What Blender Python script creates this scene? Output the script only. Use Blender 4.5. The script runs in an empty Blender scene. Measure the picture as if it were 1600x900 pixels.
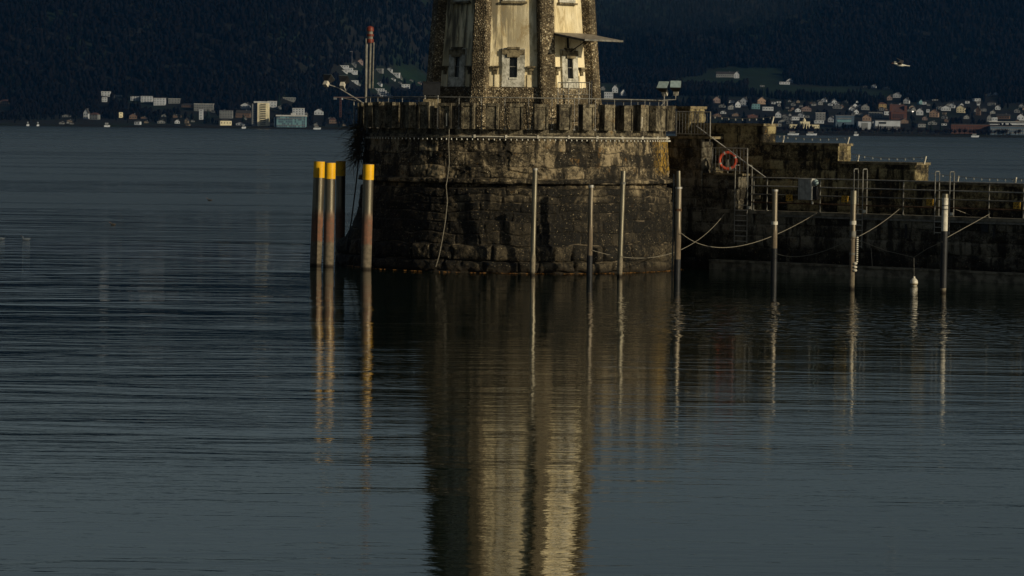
import bpy, math, random
import numpy as np
from mathutils import Vector, Matrix
random.seed(7); np.random.seed(7)
R = math.radians
scene = bpy.context.scene
col = scene.collection

# ------------------------------------------------------------------ camera
F = 4800.0          # focal length in pixels of a 1600 px wide frame
CAMH = 5.7
PITCH = math.atan(251 / F)
ROLL = R(0.68)
cam_d = bpy.data.cameras.new('camera')
cam = bpy.data.objects.new('camera', cam_d); col.objects.link(cam)
cam_d.sensor_width = 36; cam_d.lens = 36 * F / 1600
cam_d.clip_start = 0.5; cam_d.clip_end = 40000
cam_m = Matrix.Translation((0, 0, CAMH)) @ Matrix.Rotation(R(90) - PITCH, 4, 'X') @ Matrix.Rotation(ROLL, 4, 'Z')
cam.matrix_world = cam_m
scene.camera = cam
# ------------------------------------------------------------------ light
SUN_AZ, SUN_EL = 54.0, 17.0        # degrees from the line towards the camera, to the right; height
world = bpy.data.worlds.new('World'); scene.world = world; world.use_nodes = True
wn = world.node_tree
bg = wn.nodes['Background']
sky = wn.nodes.new('ShaderNodeTexSky'); sky.sky_type = 'NISHITA'; sky.sun_disc = False
sky.sun_elevation = R(SUN_EL); sky.sun_rotation = R(180 - SUN_AZ)
sky.dust_density = 2.0; sky.air_density = 1.0
hsv = wn.nodes.new('ShaderNodeHueSaturation'); hsv.inputs['Saturation'].default_value = 0.5
hsv.inputs['Value'].default_value = 1.05
wn.links.new(sky.outputs[0], hsv.inputs['Color']); tnt = wn.nodes.new('ShaderNodeMix'); tnt.data_type = 'RGBA'; tnt.blend_type = 'MULTIPLY'; tnt.inputs[0].default_value = 1.0
tnt.inputs[7].default_value = (.90, 1.0, 1.03, 1)      # grey-green cast of the winter overcast
wn.links.new(hsv.outputs[0], tnt.inputs[6]); wn.links.new(tnt.outputs[2], bg.inputs[0])
bg.inputs[1].default_value = 0.05
sd = bpy.data.lights.new('sun', 'SUN'); sd.energy = 5.0; sd.angle = R(0.5); sd.color = (1, 0.85, 0.58)
sun = bpy.data.objects.new('sun', sd); col.objects.link(sun)
sv = Vector((math.sin(R(SUN_AZ)) * math.cos(R(SUN_EL)), -math.cos(R(SUN_AZ)) * math.cos(R(SUN_EL)), math.sin(R(SUN_EL))))
sun.rotation_euler = sv.to_track_quat('Z', 'Y').to_euler()
scene.view_settings.view_transform = 'Standard'; scene.view_settings.look = 'None'
scene.view_settings.exposure = -0.5; scene.view_settings.gamma = 1.0
scene.view_settings.use_curve_mapping = False
scene.cycles.volume_bounces = 0
scene.cycles.max_bounces = 6

# ------------------------------------------------------------------ pixel -> place
CM3 = cam_m.to_3x3(); CO = cam_m.translation.copy()
def ray(px, py):
    return (CM3 @ Vector(((px - 800) / F, (450 - py) / F, -1)))
def at_y(px, py, Y):
    d = ray(px, py); return CO + d * (Y / d.y)
def at_z(px, py, z=0.0):
    d = ray(px, py); return CO + d * ((z - CO.z) / d.z)
def on_plane(px, py, p0, n):
    d = ray(px, py); return CO + d * ((p0 - CO).dot(n) / d.dot(n))
CMI = cam_m.inverted()
def project(p):
    q = CMI @ Vector(p); return 800 + F * q.x / -q.z, 450 - F * q.y / -q.z

# ------------------------------------------------------------------ numpy noise
def _h(ix, iy, iz, seed):
    h = (ix * 374761393 + iy * 668265263 + iz * 1440662683 + seed * 974634777) & 0xFFFFFFFF
    h = ((h ^ (h >> 13)) * 1274126177) & 0xFFFFFFFF
    return ((h ^ (h >> 16)) & 0xFFFFFF) / float(0xFFFFFF)
def vn(x, y, z=0.0, seed=0):
    x = np.asarray(x, float); y = np.asarray(y, float); z = np.asarray(z, float) + 0 * x
    xi = np.floor(x).astype(np.int64); yi = np.floor(y).astype(np.int64); zi = np.floor(z).astype(np.int64)
    fx, fy, fz = x - xi, y - yi, z - zi
    fx = fx * fx * (3 - 2 * fx); fy = fy * fy * (3 - 2 * fy); fz = fz * fz * (3 - 2 * fz)
    r = 0
    for a in (0, 1):
        for b in (0, 1):
            for c in (0, 1):
                w = (fx if a else 1 - fx) * (fy if b else 1 - fy) * (fz if c else 1 - fz)
                r = r + w * _h(xi + a, yi + b, zi + c, seed)
    return r
def fbm(x, y, z=0.0, seed=0, oct=4):
    r = 0; a = 0.5; s = 0
    for i in range(oct):
        r = r + a * vn(x * 2 ** i, y * 2 ** i, np.asarray(z) * 2 ** i, seed + i); s += a; a *= 0.5
    return r / s
def sst(a, b, x):
    t = np.clip((x - a) / (b - a), 0, 1); return t * t * (3 - 2 * t)

# ------------------------------------------------------------------ object helpers
WL = {}
def tag(o, label=None, cat=None, group=None, kind=None):
    if label: o['label'] = label
    if cat: o['category'] = cat
    if group: o['group'] = group
    if kind: o['kind'] = kind
    return o
def empty(name, loc, label, cat, group=None, rz=0.0):
    o = bpy.data.objects.new(name, None); col.objects.link(o)
    o.location = loc; o.rotation_euler = (0, 0, rz); o.empty_display_size = 0.3
    WL[o.name] = Vector(loc)
    return tag(o, label, cat, group)
def link_mesh(name, me, mat, parent=None, loc=None):
    o = bpy.data.objects.new(name, me); col.objects.link(o)
    if mat: me.materials.append(mat)
    if parent is not None:
        o.parent = parent; WL[o.name] = WL[parent.name]
    else:
        loc = Vector(loc) if loc is not None else Vector((0, 0, 0))
        o.location = loc; WL[o.name] = loc
    return o
class MB:
    def __init__(s): s.v = []; s.f = []
    def add(s, vs, fs):
        k = len(s.v); s.v += [tuple(v) for v in vs]; s.f += [tuple(i + k for i in f) for f in fs]; return s
    def box(s, x0, x1, y0, y1, z0, z1, M=None, taper=0.0):
        t = taper
        vs = [(x0, y0, z0), (x1, y0, z0), (x1, y1, z0), (x0, y1, z0), (x0 + t, y0 + t, z1), (x1 - t, y0 + t, z1), (x1 - t, y1 - t, z1), (x0 + t, y1 - t, z1)]
        if M is not None: vs = [M @ Vector(v) for v in vs]
        return s.add(vs, [(0, 3, 2, 1), (4, 5, 6, 7), (0, 1, 5, 4), (1, 2, 6, 5), (2, 3, 7, 6), (3, 0, 4, 7)])
    def tube(s, p, q, r, n=8, r2=None, caps=True):
        p, q = Vector(p), Vector(q); d = (q - p).normalized()
        a = d.orthogonal().normalized(); b = d.cross(a); r2 = r if r2 is None else r2
        vs = []
        for c, rr in ((p, r), (q, r2)):
            for i in range(n):
                t = 2 * math.pi * i / n; vs.append(c + (a * math.cos(t) + b * math.sin(t)) * rr)
        fs = [(i, (i + 1) % n, n + (i + 1) % n, n + i) for i in range(n)]
        if caps: fs += [tuple(range(n - 1, -1, -1)), tuple(range(n, 2 * n))]
        return s.add(vs, fs)
    def path(s, pts, r, n=6):
        pts = [Vector(p) for p in pts]; vs = []; fs = []
        a = None
        for i, p in enumerate(pts):
            d = (pts[min(i + 1, len(pts) - 1)] - pts[max(i - 1, 0)]).normalized()
            if a is None: a = d.orthogonal().normalized()
            a = (a - d * a.dot(d)).normalized(); b = d.cross(a)
            rr = r[i] if isinstance(r, (list, tuple)) else r
            for k in range(n):
                t = 2 * math.pi * k / n; vs.append(p + (a * math.cos(t) + b * math.sin(t)) * rr)
        for i in range(len(pts) - 1):
            for k in range(n):
                fs.append((i * n + k, i * n + (k + 1) % n, (i + 1) * n + (k + 1) % n, (i + 1) * n + k))
        fs += [tuple(range(n - 1, -1, -1)), tuple(range(len(vs) - n, len(vs)))]
        return s.add(vs, fs)
    def lathe(s, prof, n=32, c=(0, 0, 0), M=None, ph=0.0):
        vs = []; fs = []; c = Vector(c)
        for r, z in prof:
            for i in range(n):
                t = 2 * math.pi * i / n + ph; v = Vector((r * math.cos(t), r * math.sin(t), z))
                vs.append((M @ v if M is not None else v) + c)
        m = len(prof)
        for j in range(m - 1):
            for i in range(n):
                fs.append((j * n + i, j * n + (i + 1) % n, (j + 1) * n + (i + 1) % n, (j + 1) * n + i))
        if prof[0][0] > 1e-4: fs.append(tuple(range(n - 1, -1, -1)))
        if prof[-1][0] > 1e-4: fs.append(tuple(range((m - 1) * n, m * n)))
        return s.add(vs, fs)
    def build(s, name, mat, parent=None, loc=None, smooth=False, local=False):
        off = Vector((0, 0, 0))
        if not local:
            off = WL[parent.name] if parent is not None else (Vector(loc) if loc is not None else off)
        me = bpy.data.meshes.new(name)
        me.from_pydata([(v[0] - off.x, v[1] - off.y, v[2] - off.z) for v in s.v], [], s.f)
        if smooth:
            me.polygons.foreach_set('use_smooth', [True] * len(me.polygons))
            try: me.set_sharp_from_angle(angle=R(40))
            except Exception: pass
        me.update()
        return link_mesh(name, me, mat, parent, loc)
def np_mesh(name, V, Fq, attrs=None, smooth=True):
    me = bpy.data.meshes.new(name); V = np.asarray(V, np.float32); Fq = np.asarray(Fq, np.int32)
    n, k = Fq.shape
    me.vertices.add(len(V)); me.vertices.foreach_set('co', V.ravel())
    me.loops.add(n * k); me.loops.foreach_set('vertex_index', Fq.ravel())
    me.polygons.add(n); me.polygons.foreach_set('loop_start', np.arange(0, n * k, k, dtype=np.int32))
    me.polygons.foreach_set('use_smooth', np.full(n, smooth))
    for a, val in (attrs or {}).items():
        at = me.attributes.new(a, 'FLOAT', 'POINT'); at.data.foreach_set('value', np.asarray(val, np.float32))
    me.update(calc_edges=True); me.validate()
    return me
def dup(o, parent=None, loc=None, rz=None):
    c = o.copy(); col.objects.link(c)
    if parent is not None: c.parent = parent
    if loc is not None: c.location = loc
    if rz is not None: c.rotation_euler[2] = rz
    WL[c.name] = Vector(c.location) if parent is None else WL.get(parent.name, Vector())
    for ch in [x for x in bpy.data.objects if x.parent == o]:
        dup(ch, c)
    return c

# ------------------------------------------------------------------ materials
class NT:
    def __init__(s, name, rough=0.8, metal=0.0, spec=0.3):
        s.m = bpy.data.materials.new(name); s.m.use_nodes = True; s.t = s.m.node_tree
        s.b = s.t.nodes['Principled BSDF']; s.set('Roughness', rough); s.set('Metallic', metal); s.set('Specular IOR Level', spec)
    def set(s, k, v):
        if isinstance(v, bpy.types.NodeSocket): s.t.links.new(v, s.b.inputs[k])
        else:
            if k == 'Base Color' and len(v) == 3: v = (*v, 1)
            s.b.inputs[k].default_value = v
    def n(s, typ, _out=0, _p=None, **kw):
        nd = s.t.nodes.new(typ)
        for k, v in (_p or {}).items(): setattr(nd, k, v)
        for k, v in kw.items():
            key = int(k[1:]) if k[0] == 'i' and k[1:].isdigit() else k.replace('_', ' ')
            if isinstance(v, bpy.types.NodeSocket): s.t.links.new(v, nd.inputs[key])
            else: nd.inputs[key].default_value = v
        return nd.outputs[_out]
    def pos(s): return s.n('ShaderNodeNewGeometry')
    def objc(s): return s.n('ShaderNodeTexCoord', 3)
    def attr(s, name): return s.n('ShaderNodeAttribute', 2, {'attribute_name': name})
    def map(s, vec, scale=(1, 1, 1), rot=(0, 0, 0)): return s.n('ShaderNodeMapping', Vector=vec, Scale=scale, Rotation=rot)
    def noise(s, vec, scale, detail=4, rough=0.55, dist=0.0): return s.n('ShaderNodeTexNoise', 0, Vector=vec, Scale=scale, Detail=detail, Roughness=rough, Distortion=dist)
    def math(s, op, a, b=0.0, c=0.0, clamp=False): return s.n('ShaderNodeMath', 0, {'operation': op, 'use_clamp': clamp}, i0=a, i1=b, i2=c)
    def rng(s, v, a, b, c=0.0, d=1.0): return s.n('ShaderNodeMapRange', 0, {'interpolation_type': 'SMOOTHSTEP'}, Value=v, From_Min=a, From_Max=b, To_Min=c, To_Max=d)
    def ramp(s, fac, stops):
        nd = s.t.nodes.new('ShaderNodeValToRGB'); s.t.links.new(fac, nd.inputs[0]); e = nd.color_ramp.elements
        while len(e) < len(stops): e.new(0.5)
        for i, (p, c) in enumerate(stops): e[i].position = p; e[i].color = (*c, 1)
        return nd.outputs[0]
    def mix(s, f, a, b, mode='MIX'):
        nd = s.t.nodes.new('ShaderNodeMix'); nd.data_type = 'RGBA'; nd.blend_type = mode
        for i, v in ((0, f), (6, a), (7, b)):
            if isinstance(v, bpy.types.NodeSocket): s.t.links.new(v, nd.inputs[i])
            else: nd.inputs[i].default_value = v if i == 0 else (*v, 1)
        return nd.outputs[2]
    def sep(s, v, i): return s.n('ShaderNodeSeparateXYZ', i, Vector=v)
    def bump(s, h, dist, strength=1.0, normal=None):
        kw = dict(Height=h, Distance=dist, Strength=strength)
        if normal is not None: kw['Normal'] = normal
        return s.n('ShaderNodeBump', 0, **kw)

def plain(name, c, rough=0.6, metal=0.0, var=0.25, sc=8.0, bump=0.0):
    m = NT(name, rough, metal); v = m.objc()
    n = m.noise(v, sc, 4)
    m.set('Base Color', m.mix(m.rng(n, .35, .65), tuple(x * (1 - var) for x in c), tuple(min(1, x * (1 + var)) for x in c)))
    if bump: m.set('Normal', m.bump(m.noise(v, sc * 4, 4), bump))
    return m.m

def stone_material(name, light, mid, dark, low_dark_top=3.2, low_dark=0.75, speck=0.5, ochre=0.25, patch=0.0, blocks=True, low=1.0):
    m = NT(name, 0.85); p = m.pos(); z = m.sep(p, 2)
    tint = m.attr('tint') if blocks else m.math('ADD', .5, 0); joint = m.attr('joint') if blocks else m.math('ADD', 1.0, 0)
    n1 = m.noise(p, 1.3, 6, .65, .6); n2 = m.noise(p, 5.5, 5, .7); n3 = m.noise(p, 16.0, 3, .7)
    st = m.noise(m.map(p, (3.2, 3.2, 0.55)), 1.0, 5, .65)
    f = m.math('ADD', m.math('MULTIPLY', n1, .55), m.math('MULTIPLY', n2, .45))
    f = m.math('ADD', f, m.math('MULTIPLY', m.math('SUBTRACT', tint, .5), .22))
    f = m.math('ADD', f, m.math('MULTIPLY', m.math('SUBTRACT', n3, .5), .35))
    c = m.ramp(f, [(.40, dark), (.5, mid), (.61, light)])
    c = m.mix(m.rng(m.noise(p, 2.6, 4, .6), .6, .7, 0, ochre), c, (.22, .12, .03))
    if patch:
        c = m.mix(m.math('MULTIPLY', m.rng(m.noise(m.map(p, (1.5, 1.5, .9)), 1.5, 3, .5), .68, .72), m.rng(z, 3.9, 4.5, 0, patch)), c, (.42, .34, .2))
    if patch:
        c = m.mix(m.math('MULTIPLY', m.math('MULTIPLY', m.rng(m.sep(p, 0), 5.5, 6.15), m.rng(z, 3.7, 4.1)), m.rng(n2, .42, .55)), c, (.30, .18, .025))
    # pale specks
    n4 = m.noise(p, 15.0, 2, .6)
    c = m.mix(m.math('MULTIPLY', m.rng(n4, .66, .72), speck), c, (.60, .53, .40))
    # run-down streaks of dirt
    c = m.mix(m.rng(st, .48, .62, 0, .9), c, tuple(x * .5 for x in dark))
    # stone colour darker towards the water line, ragged upper edge
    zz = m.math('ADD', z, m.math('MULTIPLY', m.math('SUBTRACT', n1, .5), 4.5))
    g = m.math('MULTIPLY', m.rng(zz, low_dark_top + .5, low_dark_top - .9, 0, low_dark), m.rng(m.math('ADD', z, m.math('MULTIPLY', n2, .1)), 1.25, 1.0, 1.0, low))
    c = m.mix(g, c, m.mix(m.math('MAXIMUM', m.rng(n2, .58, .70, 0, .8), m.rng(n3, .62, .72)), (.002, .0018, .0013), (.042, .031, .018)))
    c = m.mix(m.math('MULTIPLY', m.rng(n4, .66, .72), m.math('MULTIPLY', g, .8)), c, (.38, .31, .19))  # glints of wet stone painted as pale specks on the dark lower part
    wet = m.rng(m.math('ADD', z, m.math('MULTIPLY', n2, .3)), .5, .22)
    c = m.mix(wet, c, (.015, .011, .006))
    c = m.mix(m.math('MULTIPLY', m.rng(joint, .55, .1, 0, .75), m.rng(n1, .35, .55, .35, 1.0)), c, m.mix(m.rng(m.noise(p, .8, 3), .56, .62), (.010, .008, .005), (.15, .12, .08)))
    m.set('Base Color', c)
    nb = m.bump(n3, .03, .8); nb = m.bump(n2, .05, .8, nb)
    m.set('Normal', nb)
    return m.m
M = {}
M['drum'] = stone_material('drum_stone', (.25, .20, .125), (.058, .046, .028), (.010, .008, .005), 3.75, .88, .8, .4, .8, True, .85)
M['quay'] = stone_material('quay_stone', (.17, .155, .12), (.09, .08, .06), (.018, .015, .01), 1.3, .8, .35, .2)
M['wall'] = stone_material('breakwater_stone', (.30, .25, .13), (.12, .095, .05), (.012, .010, .006), 1.5, .7, .5, .5)
M['merlon'] = stone_material('merlon_stone', (.25, .215, .145), (.10, .085, .057), (.02, .017, .012), .5, .0, .4, .3, 0.0, False)

def pebble():
    m = NT('pebble_concrete', .85); v = m.objc()
    vo = m.t.nodes.new('ShaderNodeTexVoronoi'); vo.inputs['Scale'].default_value = 16; m.t.links.new(v, vo.inputs['Vector'])
    r = m.sep(vo.outputs['Color'], 0)
    c = m.ramp(r, [(.0, (.06, .045, .025)), (.4, (.22, .17, .10)), (.75, (.42, .33, .2)), (1.0, (.8, .7, .5))])
    big = m.noise(v, .9, 5, .6, .5)
    c = m.mix(m.rng(big, .40, .58, .7, .0), c, (.035, .028, .018))
    c = m.mix(m.rng(vo.outputs['Distance'], .30, .5, 0, .7), c, (.03, .022, .012))
    st = m.noise(m.map(v, (2.5, 2.5, .25)), 1.0, 4, .6)
    c = m.mix(m.rng(st, .55, .75, 0, .6), c, (.02, .016, .01))
    m.set('Base Color', c)
    h = m.math('SUBTRACT', 1.0, vo.outputs['Distance'])
    m.set('Normal', m.bump(h, .05, .9))
    return m.m
M['pebble'] = pebble()
def plaster():
    m = NT('stained_plaster', .8); v = m.objc(); p = m.pos()
    base = m.mix(m.rng(m.noise(v, 1.0, 5, .6), .35, .65), (.72, .60, .36), (.86, .76, .53))
    st = m.noise(m.map(v, (3.0, 3.0, .22)), 1.0, 6, .65, .3)
    st2 = m.noise(m.map(v, (9.0, 9.0, .8)), 1.0, 5, .7)
    big = m.noise(v, .55, 4, .6, .4)
    z = m.sep(p, 2)
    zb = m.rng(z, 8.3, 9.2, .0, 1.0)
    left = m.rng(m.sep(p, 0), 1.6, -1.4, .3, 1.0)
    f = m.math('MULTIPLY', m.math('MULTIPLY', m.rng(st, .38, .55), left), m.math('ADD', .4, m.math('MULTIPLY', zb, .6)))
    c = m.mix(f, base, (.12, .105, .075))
    c = m.mix(m.rng(st2, .54, .68, 0, .5), c, (.22, .17, .09))
    c = m.mix(m.rng(m.noise(m.map(v, (2.4, 2.4, 1.1)), 1.0, 6, .75, .8), .54, .66, 0, .65), c, (.26, .18, .075))
    m.set('Base Color', c); m.set('Normal', m.bump(m.noise(v, 20, 5, .7), .012))
    return m.m
M['plaster'] = plaster()
def surround():
    m = NT('grey_cast_stone', .85); v = m.objc()
    n = m.noise(v, 3.5, 6, .7, .4)
    c = m.ramp(n, [(.3, (.07, .065, .05)), (.44, (.3, .29, .24)), (.6, (.58, .56, .49))])
    m.set('Base Color', c); m.set('Normal', m.bump(m.noise(v, 14, 5, .7), .03))
    return m.m
M['surround'] = surround()
M['cap_stone'] = plain('weathered_cap_stone', (.14, .115, .07), .9, var=.6, sc=4, bump=.03)
M['dark'] = plain('window_dark', (.008, .009, .010), .15)
M['steel'] = plain('galvanised_steel', (.30, .29, .27), .5, .35, .25, 6)
M['steel_dark'] = plain('weathered_steel', (.14, .135, .12), .6, .0, .3, 6)
M['black'] = plain('black_metal', (.012, .013, .016), .5)
M['rust'] = plain('rusty_steel', (.07, .038, .02), .85, 0, .5, 7)
M['white'] = plain('white_paint', (.50, .47, .40), .5, var=.2)
M['yellow'] = plain('yellow_paint', (.72, .40, .012), .4, var=.08, sc=3)
M['red'] = plain('red_lamp_glass', (.13, .022, .012), .5)
M['orange'] = plain('orange_lifebuoy', (.34, .045, .018), .6, var=.2)
M['ochre'] = plain('ochre_plate', (.42, .24, .03), .6, var=.5, sc=16)
M['rope'] = plain('grey_rope', (.16, .145, .115), .85, var=.3, sc=30)
M['cabinet'] = plain('grey_cabinet_paint', (.34, .34, .32), .5, .0, .2, 5)
M['rail_zinc'] = plain('rail_zinc', (.36, .35, .32), .6, 0, .2, 6)
M['ladder'] = plain('ladder_zinc', (.17, .165, .15), .6, 0, .25, 6)
M['lampglass'] = plain('floodlight_glass', (.24, .31, .32), .15, var=.15)
M['twig'] = plain('dark_twigs', (.022, .018, .012), .9)
M['leaf'] = plain('floating_leaves', (.30, .14, .03), .8, var=.8, sc=9)
M['slab'] = plain('concrete_slab', (.14, .125, .095), .85, var=.5, sc=3, bump=.03)
M['panel'] = plain('awning_boards', (.22, .19, .15), .6, var=.3, sc=5)
M['lamp_on'] = plain('bright_white_enamel', (.55, .54, .48), .3, var=.02)

def pile_mat(name, metal_c, bands=()):
    """bands: (z_top, z_bottom, colour, softness, strength)"""
    m = NT(name, .38, .8); v = m.objc(); z = m.sep(m.pos(), 2)
    st = m.noise(m.map(v, (14, 14, .9)), 1.0, 5, .65); n = m.noise(v, 6, 5, .7)
    c = m.mix(m.rng(st, .4, .65), metal_c, tuple(x * .6 for x in metal_c))
    zz = m.math('ADD', z, m.math('MULTIPLY', m.math('SUBTRACT', n, .5), .22))
    nm = .5
    tot = None
    for zt, zb, bc, soft, k in bands:
        g = m.math('MULTIPLY', m.rng(zz, zt + soft, zt - soft), m.rng(zz, zb - .04, zb + .04))
        g2 = m.math('MULTIPLY', g, m.rng(n, .25, .5, k * .55, k))
        c = m.mix(g2, c, m.mix(m.rng(n, .35, .65), tuple(x * .6 for x in bc), tuple(min(1, x * 1.4) for x in bc)))
        tot = g2 if tot is None else m.math('MAXIMUM', tot, g2)
    wet = m.rng(m.math('ADD', z, m.math('MULTIPLY', n, .1)), .22, .1)
    c = m.mix(wet, c, (.02, .015, .01))
    m.set('Base Color', c)
    if tot is not None:
        m.set('Metallic', m.rng(tot, 0, .8, .8, 0)); m.set('Roughness', m.rng(tot, 0, .8, .42, .85))
    return m.m
M['dolphin'] = pile_mat('dolphin_steel', (.19, .17, .13), [(2.15, 1.0, (.14, .045, .022), .3, .7), (1.0, -1, (.11, .09, .065), .02, .9)])
M['dolphin_shade'] = M['dolphin']
M['pile'] = pile_mat('mooring_pile_steel', (.27, .245, .185), [(.75, -1, (.19, .16, .115), .25, .9)])
M['pile_rust'] = pile_mat('mooring_pile_rust', (.24, .205, .155), [(1.9, .6, (.10, .07, .045), .4, .7), (.6, -1, (.12, .10, .07), .1, .9)])

def water_mat():
    m = NT('lake_water', .035, 0, .5); m.set('Specular Tint', (.80, 1.0, .76, 1)); m.set('IOR', 1.333); m.set('Base Color', (.002, .0075, .0045))
    p = m.pos(); y = m.sep(p, 1); x = m.sep(p, 0)
    def wav(sx, sy, detail=3, dist=.6, rough=.5, rz=0.0):
        return m.noise(m.map(p, (sx, sy, 1), (0, 0, R(rz))), 1.0, detail, rough, dist)
    mul = lambda a, b: m.math('MULTIPLY', a, b)
    add = lambda a, b: m.math('ADD', a, b)
    lake = m.math('MAXIMUM', m.rng(y, 118, 150), mul(m.rng(y, 55, 120), m.rng(x, -5.0, -10.0)))
    patch = mul(mul(m.rng(wav(.06, .16, 3, .8, .6, 8), .36, .62, .42, 1.0), m.rng(y, 30, 75, .62, 1.0)), m.rng(x, -3.0, 3.0, 1.1, .62))
    hh = add(add(mul(wav(.30, 2.2, 3, .5, .55, 14), .015), mul(wav(.12, .6, 2, .3, .4, 9), .020)), add(mul(wav(.7, 6.0, 2, .3, .5, 2), .0036), mul(wav(1.1, 3.2, 2, .4, .5, 10), .0065)))
    h1 = mul(hh, mul(patch, m.rng(lake, 0, 1, 1, .3)))
    band = mul(mul(m.rng(y, 78, 92), m.rng(y, 108, 99)), m.rng(x, .5, 5.5))
    h2 = add(mul(wav(1.5, 1.5, 2, .5, .6), mul(band, .050)), mul(wav(2.2, 4.5, 3, .4, .6), .003))
    gust = m.rng(add(mul(wav(.022, .050, 3, .9, .6), .45), mul(wav(.07, .30, 3, .6, .6, 3), .55)), .40, .60, .5, 1.15)
    ow = mul(lake, gust)
    ow = mul(ow, m.rng(y, 75, 170, .40, 1.0))
    h3 = mul(add(mul(wav(.16, 1.0, 3, .5, .55, 4), .085), mul(wav(.035, .25, 3, .5, .55, 3), .20)), ow)
    m.set('Normal', m.bump(add(add(h1, h2), h3), 1.0, 1.0))
    # beyond a few hundred metres single waves are finer than the view can hold: they act as gloss
    st = m.noise(m.map(p, (.006, .030, 1), (0, 0, R(2))), 1.0, 5, .62, .5)
    bands = m.noise(m.map(p, (.0006, .0040, 1)), 1.0, 4, .6, .4)
    k = m.rng(add(mul(st, m.rng(y, 300, 1500, .72, .3)), mul(bands, m.rng(y, 300, 1500, .28, .7))), .44, .56, .42, 1.0)
    far = add(m.rng(y, 95, 210, 0, .22), m.rng(y, 300, 1600, 0, .14))
    far = mul(far, lake)
    m.set('Roughness', add(.03, mul(far, k)))
    return m.m
M['water'] = water_mat()

# ------------------------------------------------------------------ water, terrain, haze
wb = MB(); wb.add([(-7000, -400, 0), (7000, -400, 0), (7000, 4300, 0), (-7000, 4300, 0)], [(0, 1, 2, 3)])
tag(wb.build('water', M['water']), 'dark rippled lake water', None, None, 'structure')
lb = MB(); lb.box(-7000, 7000, -400, 4200, -6.5, -6)
tag(lb.build('lake_bed', M['slab']), 'flat lake bed under the water', None, None, 'structure')

SH = 4000.0
def terr(x, y):
    x = np.asarray(x, float); y = np.asarray(y, float)
    s = y - SH
    tw = sst(-420, 60, x)
    L = 380 + tw * 900
    slope = .045 + .03 * tw
    near = 1.6 + slope * np.minimum(np.maximum(s, 0), L)
    up = np.maximum(s - L, 0)
    hill = .30 * up * sst(0, 500, up) + .06 * up
    hill = 640 * np.tanh(hill / 640)
    g = (fbm(x / 420 + 9, y / 900, 0, 5, 4) - .5) * 130 * sst(100, 1300, up)
    g2 = (fbm(x / 140, y / 200, 0, 15, 3) - .5) * 14 * sst(60, 500, s)
    z = near + hill + g + g2
    return np.where(s < 0, -2 + .0 * x, z)
def build_terrain():
    xs = np.linspace(-3600, 3600, 241)
    ys = np.concatenate([[3990, 3999.9], np.linspace(4000, 7200, 170), np.linspace(7260, 10500, 40)])
    X, Y = np.meshgrid(xs, ys); Z = terr(X, Y)
    V = np.stack([X, Y, Z], -1).reshape(-1, 3)
    nx = len(xs); i = np.arange(len(ys) - 1)[:, None] * nx + np.arange(nx - 1)[None, :]
    Fq = np.stack([i, i + 1, i + 1 + nx, i + nx], -1).reshape(-1, 4)
    m = NT('hillside_ground', .95, 0, .1); p = m.pos()
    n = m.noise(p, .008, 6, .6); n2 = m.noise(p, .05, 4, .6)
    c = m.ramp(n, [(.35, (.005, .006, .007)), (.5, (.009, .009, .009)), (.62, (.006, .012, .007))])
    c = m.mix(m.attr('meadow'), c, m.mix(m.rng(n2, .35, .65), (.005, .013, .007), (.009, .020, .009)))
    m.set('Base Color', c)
    mead = meadow_mask(X, Y).ravel()
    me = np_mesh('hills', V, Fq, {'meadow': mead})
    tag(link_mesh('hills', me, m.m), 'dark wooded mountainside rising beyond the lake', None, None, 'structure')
def terr_hit(px, py):
    """where the sight line of (px, py) meets the hillside"""
    d = ray(px, py); d = d / d.y
    Y = np.arange(SH + 12, 9000, 3.0)
    zr = CO.z + d.z * Y; xr = d.x * Y
    h = terr(xr, Y) >= zr
    k = int(np.argmax(h)) if h.any() else len(Y) - 1
    return Vector((xr[k], Y[k], float(terr(xr[k], Y[k]))))
MEADOWS = [(1160, 120, 75, 17), (1110, 128, 60, 12), (1300, 144, 80, 8), (1215, 141, 60, 10), (628, 118, 30, 15), (600, 140, 26, 9), (1375, 150, 30, 9), (955, 138, 30, 8), (660, 128, 22, 10)]
def meadow_mask(X, Y):
    q = project_np(X, Y, terr(X, Y)); r = 0 * np.asarray(X, float)
    wob = (fbm(np.asarray(X) / 60, np.asarray(Y) / 90, 0, 77, 3) - .5) * .9
    for px, py, a, b in MEADOWS:
        e = ((q[0] - px) / a) ** 2 + ((q[1] - py) / b) ** 2 + wob
        r = np.maximum(r, sst(1.1, .8, e))
    return r
def sst_rev(a, b, x): return 1 - sst(a, b, x)
def project_np(X, Y, Z):
    mi = np.array(CMI)
    qx = mi[0, 0] * X + mi[0, 1] * Y + mi[0, 2] * Z + mi[0, 3]
    qy = mi[1, 0] * X + mi[1, 1] * Y + mi[1, 2] * Z + mi[1, 3]
    qz = -(mi[2, 0] * X + mi[2, 1] * Y + mi[2, 2] * Z + mi[2, 3])
    return 800 + F * qx / qz, 450 - F * qy / qz
_s = sst
def sst(a, b, x):
    if a > b: return 1 - _s(b, a, x)
    return _s(a, b, x)
build_terrain()

hb = MB(); hb.box(-7400, 7400, -600, 10800, -8, 820)
hm = bpy.data.materials.new('haze'); hm.use_nodes = True
for nd in list(hm.node_tree.nodes):
    if nd.type != 'OUTPUT_MATERIAL': hm.node_tree.nodes.remove(nd)
pv = hm.node_tree.nodes.new('ShaderNodeVolumePrincipled')
pv.inputs['Color'].default_value = (.04, .17, .46, 1); pv.inputs['Density'].default_value = 2.3e-5
pv.inputs['Anisotropy'].default_value = 0.0
hm.node_tree.links.new(pv.outputs[0], [n for n in hm.node_tree.nodes if n.type == 'OUTPUT_MATERIAL'][0].inputs['Volume'])
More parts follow.
